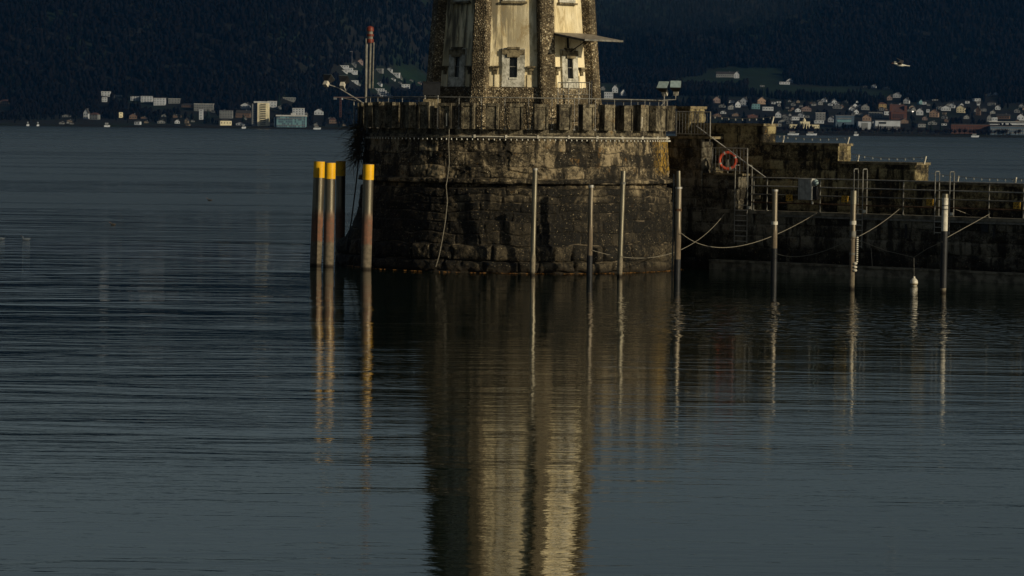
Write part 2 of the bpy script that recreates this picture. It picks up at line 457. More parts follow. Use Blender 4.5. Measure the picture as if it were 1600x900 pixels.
# low mist bank in front of the upper slope
mc = at_y(985, -62, 5300); kx = 5300 / F; g_ = MB()
g_.lathe([(math.cos(a) , math.sin(a)) for a in np.linspace(-math.pi / 2, math.pi / 2, 14)], 28, (0, 0, 0))
V_ = [(mc.x + v[0] * 420, mc.y + v[1] * 200, mc.z + v[2] * 130) for v in g_.v]; g_.v = V_
mm = bpy.data.materials.new('mist'); mm.use_nodes = True
for nd in list(mm.node_tree.nodes):
    if nd.type != 'OUTPUT_MATERIAL': mm.node_tree.nodes.remove(nd)
pm = mm.node_tree.nodes.new('ShaderNodeVolumePrincipled'); pm.inputs['Color'].default_value = (.28, .42, .55, 1); pm.inputs['Density'].default_value = 1.3e-4
mm.node_tree.links.new(pm.outputs[0], [n for n in mm.node_tree.nodes if n.type == 'OUTPUT_MATERIAL'][0].inputs['Volume'])
tag(g_.build('mist', mm, None, mc), 'soft pale mist bank before the upper mountainside', None, None, 'stuff')
hz = hb.build('haze', hm); tag(hz, 'thin blue air over the lake', None, None, 'stuff')

# ------------------------------------------------------------------ masonry
def block_field(u, v, courses, lmin, lmax, seed, jw=.035, wob=.05):
    """u, v: arrays in metres.  returns joint (0 in the joint, 1 on the block) and a random value per block"""
    u2 = u + (fbm(u * 1.7, v * 1.7, 0, seed + 3, 2) - .5) * wob * 2
    v2 = v + (fbm(u * 1.3 + 7, v * 1.3, 0, seed + 4, 2) - .5) * wob * 2
    cs = np.asarray(courses); ci = np.clip(np.searchsorted(cs, v2) - 1, 0, len(cs) - 2)
    dv = np.minimum(v2 - cs[ci], cs[ci + 1] - v2)
    rs = np.random.RandomState(seed); U0, U1 = u.min() - 1, u.max() + 1
    du = np.zeros_like(u2); val = np.zeros_like(u2)
    for k in range(len(cs) - 1):
        e = [U0 - rs.uniform(0, lmax)]
        while e[-1] < U1: e.append(e[-1] + rs.uniform(lmin, lmax))
        e = np.array(e); rv = rs.rand(len(e))
        m = ci == k
        j = np.clip(np.searchsorted(e, u2[m]) - 1, 0, len(e) - 2)
        du[m] = np.minimum(u2[m] - e[j], e[j + 1] - u2[m]); val[m] = rv[j]
    j = sst(0, jw, np.minimum(du, np.abs(dv)))
    return j, val, np.minimum(du, np.abs(dv))

def masonry_patch(org, ud, nd, ulen, z0, z1, courses, lmin, lmax, seed, amp=.03, res=.05, jd=.03):
    nu = max(3, int(ulen / res)); nv = max(3, int((z1 - z0) / res))
    U, V = np.meshgrid(np.linspace(0, ulen, nu), np.linspace(z0, z1, nv))
    j, val, e = block_field(U, V, courses, lmin, lmax, seed)
    d = jd * (j - 1) + amp * (fbm(U * 3.1, V * 3.1, 0, seed + 9, 4) - .5) * 2 + amp * .8 * (val - .5) + .02 * sst(0, .12, e)
    edge = np.minimum.reduce([U, ulen - U]) < 1e-6
    d = np.where(edge, -.02, d)
    P = np.stack([org[0] + ud[0] * U + nd[0] * d, org[1] + ud[1] * U + nd[1] * d, V + 0 * d], -1).reshape(-1, 3)
    i = np.arange(nv - 1)[:, None] * nu + np.arange(nu - 1)[None, :]
    return P, np.stack([i, i + 1, i + 1 + nu, i + nu], -1).reshape(-1, 4), j.ravel(), val.ravel()
def join_patches(name, patches, boxes, mat, parent=None, loc=None):
    Vs, Fs, J, T = [], [], [], []; k = 0
    for P, Fq, j, t in patches:
        Vs.append(P); Fs.append(Fq + k); J.append(j); T.append(t); k += len(P)
    for mb in boxes:
        Vs.append(np.array(mb.v)); Fs.append(np.array(mb.f) + k); J.append(np.ones(len(mb.v))); T.append(np.full(len(mb.v), .5)); k += len(mb.v)
    V = np.concatenate(Vs)
    off = WL[parent.name] if parent is not None else (Vector(loc) if loc is not None else Vector((0, 0, 0)))
    me = np_mesh(name, V - np.array(off), np.concatenate(Fs), {'tint': np.concatenate(T), 'joint': np.concatenate(J)})
    try: me.set_sharp_from_angle(angle=R(50))
    except Exception: pass
    return link_mesh(name, me, mat, parent, loc)

# ------------------------------------------------------------------ lighthouse
LX, LY = 0.10, 126.7
LC = Vector((LX, LY, 0)); LS = Vector((LX - .15, LY, 0))
lh = empty('lighthouse', (LX, LY, 0), 'stained eight-sided lighthouse tower standing on a round dark stone drum in the water', 'lighthouse')
def drum():
    n_t = 1100; zs = np.linspace(-1.2, 5.36, 300)
    th = np.linspace(0, 2 * np.pi, n_t, endpoint=False)
    T, Z = np.meshgrid(th, zs)
    prof_z = [-1.2, .0, .42, .45, 1.08, 1.12, 2.0, 2.04, 2.7, 2.74, 3.28, 3.32, 3.46, 3.50, 3.66, 3.70, 4.4, 5.2, 5.23, 5.36]
    prof_r = [6.98, 6.80, 6.76, 6.70, 6.66, 6.56, 6.50, 6.45, 6.43, 6.40, 6.38, 6.20, 6.20, 6.47, 6.47, 6.31, 6.26, 6.20, 6.24, 6.24]
    r0 = np.interp(Z, prof_z, prof_r)
    U = T * 6.5
    courses = [-1.3, -.6, .0, .45, 1.10, 1.55, 2.02, 2.38, 2.72, 3.00, 3.30, 3.48, 3.68, 4.18, 4.70, 5.5]
    j, val, e = block_field(U, Z, courses, .5, 1.7, 11, .05, .11)
    low = sst(1.2, 1.0, Z)
    amp = .05 + .02 * low
    d = -(.05 + .06 * low) * (1 - j) * (1 - .55 * sst(3.7, 3.9, Z)) * sst(.3, .6, fbm(U * .7, Z * .9, 0, 91, 3) + .15) + amp * (fbm(U * 2.6, Z * 2.6, 0, 31, 5) - .5) * 2.4 + .035 * (fbm(U * 9, Z * 9, 0, 37, 3) - .5) + (.04 + .04 * low) * (val - .5) + .06 * low * sst(0, .18, e)
    chip = fbm(U * .9, Z * 1.6, 0, 51, 4)
    d = d - .07 * sst(.58, .64, chip) * sst(3.4, 3.8, Z)
    d = np.where(Z > 5.22, .0, d)
    # tumbled stones on the lake side, left
    side = np.exp(-((T - R(183)) / .20) ** 2)
    d = d + side * sst(2.6, .2, Z) * (.35 + .5 * (fbm(U * .8, Z * 1.1, 0, 71, 3)))
    rr = r0 + d
    P = np.stack([rr * np.cos(T), rr * np.sin(T), Z], -1).reshape(-1, 3)
    i = np.arange(len(zs) - 1)[:, None] * n_t + np.arange(n_t)[None, :]
    i2 = np.arange(len(zs) - 1)[:, None] * n_t + (np.arange(n_t)[None, :] + 1) % n_t
    Fq = np.stack([i, i2, i2 + n_t, i + n_t], -1).reshape(-1, 4)
    me = np_mesh('stone_drum', P, Fq, {'tint': val.ravel(), 'joint': j.ravel()})
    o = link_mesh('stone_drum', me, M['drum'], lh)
    o['label'] = 'round base of rough dark masonry courses'
drum()
# deck and low parapet ring
mb = MB(); mb.lathe([(0.0, 5.30), (6.10, 5.30)], 96, LC); mb.build('deck', M['slab'], lh)
mb = MB(); mb.lathe([(5.6, 5.28), (6.29, 5.28), (6.29, 5.37), (6.16, 5.42), (6.16, 5.62), (5.68, 5.62), (5.6, 5.5)], 128, LC); mb.build('parapet_ring', M['merlon'], lh)
# merlons with a framed panel
def merlon_mesh(w, h):
    mb = MB(); t = .36
    mb.box(-w / 2, w / 2, -t + .03, 0, 0, h)
    mb.box(-w / 2 - .02, w / 2 + .02, -t - .02, .02, h - .10, h + .02)      # cap
    mb.box(-w / 2 - .012, -w / 2 + .06, -t - .012, .012, 0.003, h - .103)           # frame strips
    mb.box(w / 2 - .06, w / 2 + .012, -t - .012, .012, 0.003, h - .103)
    return mb
STEP = 2 * math.pi / 42
first = merlon_mesh(.50, 1.0).build('merlon', M['merlon'], lh, local=True)
for k in range(42):
    a = -math.pi / 2 + k * STEP       # k = 0 faces the camera
    if k in (7, 8): continue          # one wide block stands there
    o = first if k == 0 else first.copy()
    if k: col.objects.link(o); o.parent = lh
    rad = 6.158
    o.location = (rad * math.cos(a), rad * math.sin(a), 5.622); o.rotation_euler = (0, 0, a + math.pi / 2); o.scale = (random.uniform(.93, 1.08), 1, random.uniform(.97, 1.02))
wide = merlon_mesh(1.15, .99).build('merlon', M['merlon'], lh, local=True)
a = -math.pi / 2 + 7.42 * STEP
wide.location = (6.158 * math.cos(a), 6.158 * math.sin(a), 5.622); wide.rotation_euler = (0, 0, a + math.pi / 2)
wide['label'] = 'wide solid parapet block'
# parapet railing: posts in the gaps, one ring rail
ring = [(LX + 6.21 * math.cos(t), LY + 6.21 * math.sin(t), 6.86) for t in np.linspace(0, 2 * math.pi, 97)]
mb = MB(); mb.path(ring, .022, 6); mb.build('railing_handrail', M['steel_dark'], lh)
mb = MB(); mb.tube((0, 0, 0), (0, 0, 1.22), .013, 6); mb.box(-.04, .04, -.012, .04, -.02, .04)
p0 = mb.build('railing_post', M['steel'], lh, local=True)
for k in range(42):
    a = -math.pi / 2 + (k + .5) * STEP
    if k in (7,): continue
    o = p0 if k == 0 else p0.copy()
    if k: col.objects.link(o); o.parent = lh
    o.location = (6.21 * math.cos(a), 6.21 * math.sin(a), 5.63)

# eight-sided shaft
def RC(z): return 3.74 - .079 * (z - 6.7)          # corner radius of the ribs
TOPZ = 27.0
A8 = math.pi / 4
def frus(mb, zr, ang0):
    """octagonal frustum from (z, corner radius) pairs"""
    mb.lathe([(r, z) for z, r in zr], 8, LS, None, ang0)
mb = MB(); frus(mb, [(5.3, RC(5.3) - .22), (TOPZ, RC(TOPZ) - .22)], -math.pi / 2 + A8 / 2); mb.build('shaft', M['plaster'], lh)
mb = MB(); frus(mb, [(5.31, RC(5.3) - .08), (7.28, RC(7.28) - .10), (7.34, RC(7.3) - .215)], -math.pi / 2 + A8 / 2); mb.build('plinth', M['pebble'], lh)
for k in range(8):
    a = -math.pi / 2 + A8 / 2 + k * A8
    er = Vector((math.cos(a), math.sin(a), 0)); et = Vector((-math.sin(a), math.cos(a), 0)); mb = MB()
    zs = [5.32, 6.3, 7.0, 10, 14, 18, 22, TOPZ]
    vs = []
    for z in zs:
        w = .335 - .0045 * (z - 6.7) + (.10 if z < 6 else .04 if z < 6.9 else 0); ro = RC(z) + .05 + (.14 if z < 6 else .05 if z < 6.9 else 0); ri = RC(z) - .7
        c = LS + Vector((0, 0, z))
        vs += [c + er * ri - et * w * .98, c + er * (ro - .06) - et * w, c + er * ro - et * (w - .07), c + er * ro + et * (w - .07), c + er * (ro - .06) + et * w, c + er * ri + et * w * .98]
    fs = []
    for i in range(len(zs) - 1):
        for q in range(6):
            fs.append((i * 6 + q, i * 6 + (q + 1) % 6, i * 6 + 6 + (q + 1) % 6, i * 6 + 6 + q))
    fs += [tuple(range(5, -1, -1)), tuple(range(len(vs) - 6, len(vs)))]
    mb.add(vs, fs); mb.build('corner_rib', M['pebble'], lh)
def facet_M(k, z):
    """frame on facet k (0 = towards the camera): x along the facet, y outwards, z up the slope"""
    a = -math.pi / 2 + k * A8; ap = (RC(z) - .22) * math.cos(A8 / 2)
    out = Vector((math.cos(a), math.sin(a), 0)); tx = Vector((-math.sin(a), math.cos(a), 0))
    up = (Vector((0, 0, 1)) - out * .079 * math.cos(A8 / 2)).normalized()
    yy = out
    m = Matrix((tx, yy, up)).transposed().to_4x4()
    return Matrix.Translation(LS + out * ap + Vector((0, 0, z))) @ m
def window(k, z0, lower=True):
    Mf = facet_M(k, z0)
    mb = MB(); w, h = .46, 1.55
    hw, s0, s1 = .155, .38, 1.24
    for i, (x0, x1, y0, y1) in enumerate([(-w, -hw, 0, s0 + .5), (-w, -hw, s0 + .503, h), (hw, w, 0, s0 + .42), (hw, w, s0 + .423, h), (-hw, hw, 0, s0), (-hw, hw, s1, h)]):
        mb.box(x0, x1, -.1, .10 + (.006 * (i % 2)), y0, y1, Mf)
    mb.box(-hw - .02, hw + .02, -.05, .13, s0 - .08, s0 - .003, Mf)
    win = mb.build('window', M['surround'], lh)
    g = MB(); g.box(-hw, hw, -.02, .012, s0 + .003, s1 - .003, Mf); g.build('pane', M['dark'], win)
    g = MB(); g.box(-w * .98, w * .98, .06, .16, h - .25, h - .04, Mf); g.box(-.26, .26, .06, .22, h - .03, h + .05, Mf); g.box(-w * .55, w * .55, .165, .19, h - .36, h - .2, Mf)
    g.build('hood', M['cap_stone'], win)
    g = MB(); g.box(-hw, hw, .02, .045, .80, .83, Mf); g.build('glazing_bar', M['steel_dark'], win)
    if lower:
        for s in (-1, 1):
            c = MB(); x = s * .72
            c.box(x - .17, x + .17, 0, .20, .78, .84, Mf); c.box(x - .10, x + .10, 0, .13, .66, .777, Mf); c.box(x - .07 , x + .07, 0, .07, .5, .657, Mf)
            c.build('corbel', M['cap_stone'], lh)
            c = MB(); c.box(x - .03, x + .16 , -.05, .05, -.02, .49, Mf) if s < 0 else c.box(x - .16, x + .03, -.05, .05, -.02, .49, Mf)
            c.build('pilaster_strip', M['plaster'], lh)
for k in (-2, -1, 0, 1, 2):
    window(k, 7.32)
    for z in (10.76, 14.6, 18.6): window(k, z, False)
# hanging sill under the upper windows
for k in (-1, 0, 1):
    Mf = facet_M(k, 10.70); mb = MB(); mb.box(-.52, .52, 0, .17, -.03, .05, Mf); mb.build('window_sill', M['cap_stone'], lh)
# gallery and lantern far above the frame
mb = MB(); frus(mb, [(TOPZ - .02, RC(TOPZ) + .1), (TOPZ + .6, RC(TOPZ) + .8), (TOPZ + .9, RC(TOPZ) + .8)], -math.pi / 2 + A8 / 2); mb.build('gallery', M['cap_stone'], lh)
mb = MB(); frus(mb, [(TOPZ + .9, 1.5), (TOPZ + 3.2, 1.4)], -math.pi / 2 + A8 / 2); mb.build('lantern_room', M['dark'], lh)
mb = MB(); mb.lathe([(1.9, TOPZ + 3.2), (1.2, TOPZ + 4.2), (.1, TOPZ + 5.4)], 16, LC); mb.build('roof', M['steel_dark'], lh)
# awning board on the right-hand facet
Mf = facet_M(1, 9.02)
aw = MB()
sl = -.16
Ms = Mf @ Matrix.Rotation(R(-9), 4, 'X')
aw.box(-1.12, 1.10, 0.02, 1.95, .50, .53, Ms)
a_o = aw.build('awning', M['panel'], lh)
g = MB()
for x in (-1.0, -.5, 0, .5, 1.0): g.box(x - .03, x + .03, .05, 1.9, .43, .497, Ms)
g.box(-1.13, 1.11, 1.955, 2.0, .47, .54, Ms)
g.build('batten', M['steel_dark'], a_o)
g = MB(); g.tube(Mf @ Vector((0, .02, -.30)), Ms @ Vector((0, 1.1, .42)), .025, 6); g.box(-.03, .03, 0, .06, -.45, .45, Mf); g.build('bracket', M['black'], a_o)
# service pipe at the right of the shaft
mb = MB()
for dx in (0, .09):
    pt = at_y(920 + dx * 40, 130, LY - 3.45); mb.tube((pt.x, pt.y, 5.3), (pt.x + .02, pt.y, 7.6), .028, 8)
mb.build('drain_pipe', M['black'], lh)
# lower box at the left foot of the shaft
pb = at_y(676, 133, LY - 2.9)
bx = empty('equipment_box', (pb.x, pb.y, 5.32), 'dark equipment box on pale legs at the left foot of the lighthouse shaft', 'equipment box')
mb = MB(); mb.box(pb.x - .38, pb.x + .30, pb.y - .25, pb.y + .25, 6.95, 7.45); mb.box(pb.x - .42, pb.x + .34, pb.y - .29, pb.y + .29, 7.452, 7.49); mb.build('case', M['black'], bx)
for dx, dy in ((-.3, -.2), (.22, -.2), (-.3, .2), (.22, .2)):
    mb = MB(); mb.tube((pb.x + dx, pb.y + dy, 5.32), (pb.x + dx, pb.y + dy, 6.95), .03, 6); mb.build('leg', M['steel'], bx)
mb = MB(); mb.box(pb.x - .36, pb.x + .34, pb.y - .3, pb.y - .26, 6.45, 6.8); mb.build('panel', M['cap_stone'], bx)

# small balustrade in front of the right facet
ba = empty('balustrade', at_y(897, 160, LY - 5.1), 'thin barred balustrade on the deck below the awning', 'railing')
pl = [at_y(872, 129, LY - 4.9), at_y(921, 129, LY - 4.9)]
mb = MB(); mb.tube(pl[0], pl[1], .018, 6); mb.tube(pl[0] - Vector((0, 0, .48)), pl[1] - Vector((0, 0, .48)), .015, 6); mb.build('handrail', M['steel_dark'], ba)
for i in range(13):
    p = pl[0].lerp(pl[1], i / 12); mb = MB(); mb.tube((p.x, p.y, 5.32 if i in (0, 4, 8, 12) else p.z - .48), p, .016 if i in (0, 4, 8, 12) else .007, 6); mb.build('bar', M['steel'], ba)

# conduit and string of bulbs round the drum
def ringp(r, z, t): return (LX + r * math.cos(t), LY + r * math.sin(t), z)
th0, th1 = -math.pi / 2 - .36, -math.pi / 2 + 1.42
mb = MB(); mb.path([ringp(6.33, 5.33, t) for t in np.linspace(th0, th1, 60)], .020, 6)
cd = tag(mb.build('conduit', M['white'], None, ringp(6.33, 5.33, -1.57)), 'white pipe running round the top of the round stone base', 'pipe')
for i in range(9):
    t = th0 + (th1 - th0) * (i + .5) / 9; g = MB(); p = Vector(ringp(6.33, 5.33, t)); g.box(p.x - .04, p.x + .04, p.y - .04, p.y + .06, p.z - .05, p.z + .07); g.build('clip', M['white'], cd)
chain = empty('light_string', ringp(6.34, 5.24, -1.57), 'string of small white bulbs hung under the white pipe on the round base', 'string lights')
tt = np.linspace(-math.pi / 2 - 1.45, th1, 84)
mb = MB(); mb.path([ringp(6.345, 5.275, t) for t in tt], .009, 5); mb.build('cable', M['steel_dark'], chain)
sp = MB(); sp.lathe([(0.001, -.04), (.021, -.026), (.025, -.01), (.014, .014), (.012, .035)], 8); b0 = None
for i, t in enumerate(tt):
    if b0 is None: o = b0 = sp.build('bulb', M['lamp_on'], chain, local=True, smooth=True)
    else: o = b0.copy(); col.objects.link(o); o.parent = chain
    o.location = Vector(ringp(6.36, 5.215, t)) - WL[chain.name]
# hose hanging down the drum
def drum_r(z): return float(np.interp(z, [0, .45, 1.1, 2, 2.7, 3.4, 3.7, 5.3], [6.86, 6.8, 6.68, 6.56, 6.48, 6.56, 6.38, 6.36])) + .07
def on_drum(px, py, extra=0.0):
    Y = 121.0
    for _ in range(12):
        p = at_y(px, py, Y); r = drum_r(p.z) + extra; dx = p.x - LX
        Y = LY - math.sqrt(max(.01, r * r - dx * dx))
    return at_y(px, py, Y)
hp = [(702, 196), (701, 225), (702, 255), (699, 280), (697, 290), (699, 315), (696, 345), (691, 375), (686, 400), (681, 417)]
mb = MB(); mb.path([on_drum(x, y, .04) for x, y in hp], .018, 6)
tag(mb.build('hose', M['rope'], None, on_drum(681, 417)), 'pale thin hose hanging down the front of the round stone base', 'hose')
for (x0, y0, x1, y1, m_, lab) in [(598, 190, 589, 212, 'black', 'slanted thin black rod on the far left of the parapet face'), (640, 192, 632, 213, 'black', 'slanted thin black rod on the parapet right of its twin'),
                                  (698, 177, 698, 197, 'white', 'short white tube light on the parapet above the hanging hose'), (1003, 183, 1002, 200, 'white', 'short white tube light on the right part of the parapet')]:
    mb = MB(); p, q = on_drum(x0, y0, .05), on_drum(x1, y1, .05); mb.tube(p, q, .022 if m_ == 'black' else .03, 6)
    tag(mb.build('rod' if m_ == 'black' else 'tube_light', M[m_] , None, q), lab, 'rod' if m_ == 'black' else 'tube light')

# beacon pole with red and white top, left of the shaft
bY = LY - 1.2
bp = at_y(576, 180, bY)
be = empty('beacon_mast', (bp.x, bp.y, 5.3), 'tall triple tube mast topped by a red and clear lamp left of the shaft', 'mast')
p0_, p1_ = at_y(576, 138, bY), at_y(577, 66, bY)
for dx in (-.135, 0.02, .15):
    mb = MB(); mb.tube((bp.x + dx, bp.y + (.06 if dx > .1 else 0), p0_.z if dx > -.1 else 4.4), (bp.x + dx + .03, bp.y, p1_.z), .045 if dx < .1 else .03, 8); mb.build('tube', M['steel_dark'], be)
bz = p1_.z; c = Vector((bp.x + .03, bp.y, 0))
def seg(name, r, za, zb, mat, par):
    g = MB(); g.lathe([(r, za), (r, zb)], 20, c); return g.build(name, M[mat], par, smooth=True)
lm = seg('lamp_base', .15, bz - .02, bz + .13, 'red', be)
seg('lens', .115, bz + .135, bz + .235, 'steel_dark', lm); seg('lamp_band', .15, bz + .24, bz + .33, 'red', be); seg('lens', .115, bz + .335, bz + .44, 'steel_dark', be)
g = MB(); g.lathe([(.15, bz + .445), (.15, bz + .58), (.13, bz + .62), (.05, bz + .66)], 20, c); g.build('lamp_cap', M['red'], be, smooth=True)
mb = MB(); q = at_y(571, 160, bY - .1); mb.tube((q.x, q.y, 4.6), (q.x, q.y, at_y(571, 60, bY).z), .02, 6); mb.build('whip', M['steel_dark'], be)

# floodlights
def flood(name, px, py, Y, s, tilt, yaw, label, parent_pts, mirror=False):
    p = at_y(px, py, Y)
    f = empty(name, p, label, 'floodlight', 'floodlights on the parapet')
    Mx = Matrix.Translation(p) @ Matrix.Rotation(yaw, 4, 'Z') @ Matrix.Rotation(tilt, 4, 'X')
    g = MB(); vs = []
    for (y, w, h) in ((0, .5, .5), (-.30, 1.0, .95)):       # head flares towards its glass
        for sx, sz in ((-1, -1), (1, -1), (1, 1), (-1, 1)): vs.append(Mx @ Vector((sx * w * s / 2, y * s * 2, sz * h * s / 2)))
    g.add(vs, [(3, 2, 1, 0), (4, 5, 6, 7), (0, 1, 5, 4), (1, 2, 6, 5), (2, 3, 7, 6), (3, 0, 4, 7)])
    g.build('housing', M['black'], f)
    g = MB(); g.box(-.46 * s, .46 * s, -.65 * s, -.605 * s, -.43 * s, .43 * s, Mx); g.build('glass', M['lampglass'], f)
    g = MB(); g.box(-.22 * s, .22 * s, .005, .5 * s, -.22 * s, .22 * s, Mx); g.build('gear_box', M['white'], f)
    g = MB(); g.path(parent_pts(p), .022, 6); g.build('arm', M['steel'], f)
    return f
Yf = LY - 2.0
rb = at_y(571, 163, Yf)
flood('floodlight', 511, 128, Yf, .40, R(-52), R(150), 'outer of two floodlights on the slanted arm left of the parapet', lambda p: [p + Vector((.05, 0, -.1)), p + Vector((.5, 0, -.25)), rb])
flood('floodlight', 536, 130, Yf, .40, R(-52), R(165), 'inner of two floodlights on the slanted arm left of the parapet', lambda p: [p + Vector((0, 0, -.1)), p + Vector((.12, 0, -.3))])
Yg = LY - 3.2
ft = at_y(1033, 165, Yg)
flood('floodlight', 1038, 141, Yg, .46, R(-48), R(-22), 'left of two floodlights above the right end of the parapet', lambda p: [p + Vector((0, 0, -.12)), p + Vector((0, 0, -.5)), ft])
flood('floodlight', 1056, 140, Yg, .46, R(-48), R(-6), 'right of two floodlights above the right end of the parapet', lambda p: [p + Vector((0, 0, -.12)), p + Vector((0, 0, -.4)), p + Vector((-.5, 0, -.42))])

# bracket left of the parapet
br = empty('rail_bracket', at_y(553, 186, LY), 'small steel post and crossbar sticking out left of the parapet', 'bracket')
mb = MB(); mb.tube(at_y(553, 158, LY), at_y(553, 215, LY), .022, 6); mb.build('post', M['steel'], br)
mb = MB(); mb.tube(at_y(553, 168, LY), at_y(572, 168, LY), .018, 6); mb.tube(at_y(535, 153, LY), at_y(560, 158, LY), .012, 6); mb.build('crossbar', M['steel_dark'], br)

# twig mass hanging on the drum's left edge
c = at_y(557, 222, LY - 1.6); mb = MB(); rs = random.Random(3)
for i in range(430):
    t = rs.uniform(R(80), R(290)); L = abs(rs.gauss(.52, .22)) * (1.15 if R(120) < t < R(265) else .6)
    s = c + Vector((rs.uniform(.0, .35), rs.uniform(-.4, .4), rs.uniform(-.7, .75)))
    d = Vector((math.cos(t), rs.uniform(-.6, .6), math.sin(t) * .8 - .25)).normalized()
    pts = [s]
    for k in range(3):
        d = (d + Vector((rs.uniform(-.35, .35), rs.uniform(-.35, .35), rs.uniform(-.45, .1)))).normalized(); pts.append(pts[-1] + d * L / 3)
    r = rs.uniform(.008, .02); mb.path(pts, [r, r * .8, r * .6, r * .3], 3)
tag(mb.build('dry_creeper', M['twig'], None, c), 'dark tangle of dry twigs hanging off the left edge of the parapet', 'shrub')
# black stay
mb = MB(); mb.path([at_y(563, 226, LY - 1), at_y(556, 290, LY - 1), at_y(549, 345, LY - 1.2), at_y(541, 388, LY - 1.5)], .030, 6)
tag(mb.build('stay_cable', M['black'], None, at_y(541, 388, LY - 1.5)), 'thin black cable running down left of the round stone base', 'cable')
# small dead grasses growing on the ring? (dark shrubs on the drum right)
# ------------------------------------------------------------------ quay and stepped breakwater
Qd = Vector((11.33, -9.5, 0)).normalized(); Qn = Vector((Qd.y, -Qd.x, 0)).normalized()
if Qn.y > 0: Qn = -Qn
QP = Vector((310 / F * 126.3, 126.3, 0))
def q(s, w, z): return QP + Qd * s - Qn * w + Vector((0, 0, z))
def sq(px, w=0.0, py=300): return (on_plane(px, py, QP - Qn * w, Qn) - QP).dot(Qd)
def qz(px, py, w=0.0): return on_plane(px, py, QP - Qn * w, Qn).z
QM = Matrix(((Qd.x, -Qn.x, 0, QP.x), (Qd.y, -Qn.y, 0, QP.y), (0, 0, 1, 0), (0, 0, 0, 1)))   # (s, w, z) -> world
WK = 2.45
S0, S1 = sq(1036), sq(1950)
def wall_piece(name, s0, s1, w0, w1, z0, z1, mat, seed, parent, courses=None, lmin=.5, lmax=1.4, end=True, label=None, res=.05, amp=.03):
    if courses is None:
        courses = [z0 - .5]; rs = np.random.RandomState(seed)
        while courses[-1] < z1 + .5: courses.append(courses[-1] + rs.uniform(.32, .5))
    a = q(s0, w0, 0)
    pt = [masonry_patch((a.x, a.y), (Qd.x, Qd.y), (Qn.x, Qn.y), s1 - s0, z0, z1, courses, lmin, lmax, seed, amp, res)]
    if end:
        e = q(s1, w0, 0)
        pt.append(masonry_patch((e.x, e.y), (-Qn.x, -Qn.y), (Qd.x, Qd.y), w1 - w0, z0, z1, courses, .4, 1.0, seed + 5, amp, .03))
    core = MB(); core.box(s0, s1 - .035, w0 + .035, w1, z0, z1 - .002, QM)
    o = join_patches(name, pt, [core], M[mat], parent)
    if label: o['label'] = label
    return o
qy = empty('quay', q(4, 0, 0), 'dark stone quay with a low walkway running right from the lighthouse base', 'quay')
wall_piece('front_wall', S0, S1, 0, 5.0, -1.2, WK - .14, 'quay', 21, qy, [-1.6, -.9, -.25, .42, .95, 1.45, 1.9, 2.6], .9, 2.3, False, res=.045)
mb = MB(); mb.box(sq(1113), S1, -.07, 5.0, WK - .135, WK, QM); mb.build('coping', M['slab'], qy)
mb = MB(); mb.box(sq(1120), S1, -.45, .2, -.8, .32, QM); mb.box(sq(1120), S1, -.5, -.1, .323, .40, QM); mb.build('footing_ledge', M['slab'], qy)
mb = MB(); mb.box(sq(1200), S1, -.10, -.075, 2.22, 2.30, QM); mb.build('pipe_rail', M['steel_dark'], qy)
for (x0, x1, y0, y1) in [(1535, 1546, 350, 363), (1416, 1419, 350, 372), (1554, 1557, 357, 372)]:
    sa, sb = sq(x0), sq(x1); mb = MB(); mb.box(sa, sb, -.06, -.0, qz(x0, y1), qz(x0, y0), QM); mb.build('iron_fitting', M['black'], qy)
# stair blocks
T1 = qz(1090, 213); T2 = qz(1140, 271)
wall_piece('landing_block', S0, sq(1098), 0, .78, WK - .6, T1 - .1, 'quay', 33, qy, amp=.04)
wall_piece('landing_block', sq(1098) , sq(1154), 0.01, .78, WK - .6, T2 - .08, 'quay', 35, qy, amp=.04)
mb = MB(); mb.box(S0, sq(1110), -.06, 1.3, T1 - .1, T1, QM); mb.build('landing_slab', M['cap_stone'], qy)
mb = MB(); mb.box(sq(1098) + .05, sq(1160), -.06, .9, T2 - .08, T2, QM); mb.build('landing_slab', M['cap_stone'], qy)
# high breakwater wall in steps
bw = empty('breakwater_wall', q(6, 1, WK), 'high dark breakwater wall stepping down to the right behind the walkway', 'wall')
W0, W1 = .85, 1.75
tops = [(S0 + .2, 1191, 192.5), (1191, 1309, 223.5), (1309, 1431, 252.5), (1431, 1950, None)]
sA0 = S0 + .6; zA = qz(1191, 193, W0); zB = qz(1309, 224, W0); zC = qz(1431, 254, W0); zD = qz(1447, 284, W0)
sA, sB, sC = sq(1191, W0), sq(1309, W0), sq(1431, W0)
for i, (a, b, z) in enumerate([(sA0, sA, zA), (sA + .004, sB, zB), (sB + .004, sC, zC), (sC + .004, S1, zD)]):
    zlo = WK - .3
    wall_piece('wall_section', a, b, W0 + .004 * i, W1 + .004 * i, zlo, z - .10, 'wall', 41 + 3 * i, bw, None, .6, 1.7, i < 3)
    mb = MB(); mb.box(a + .001, b + (.06 if i < 3 else 0), W0 - .06, W1 + .06, z - .10, z, QM); mb.build('wall_coping', M['cap_stone'], bw)
wall_piece('end_block', sq(1058, W0), sq(1079, W0), W0 - .1, W0 + .95, T1, qz(1078, 170, W0), 'wall', 57, bw, label='raised square stone block next to the parapet')
mb = MB(); mb.box(sq(1057, W0), sq(1079, W0) + .05, W0 - .16, W0 + 1.0, qz(1078, 170, W0), qz(1078, 166, W0), QM); mb.build('wall_coping', M['cap_stone'], bw)

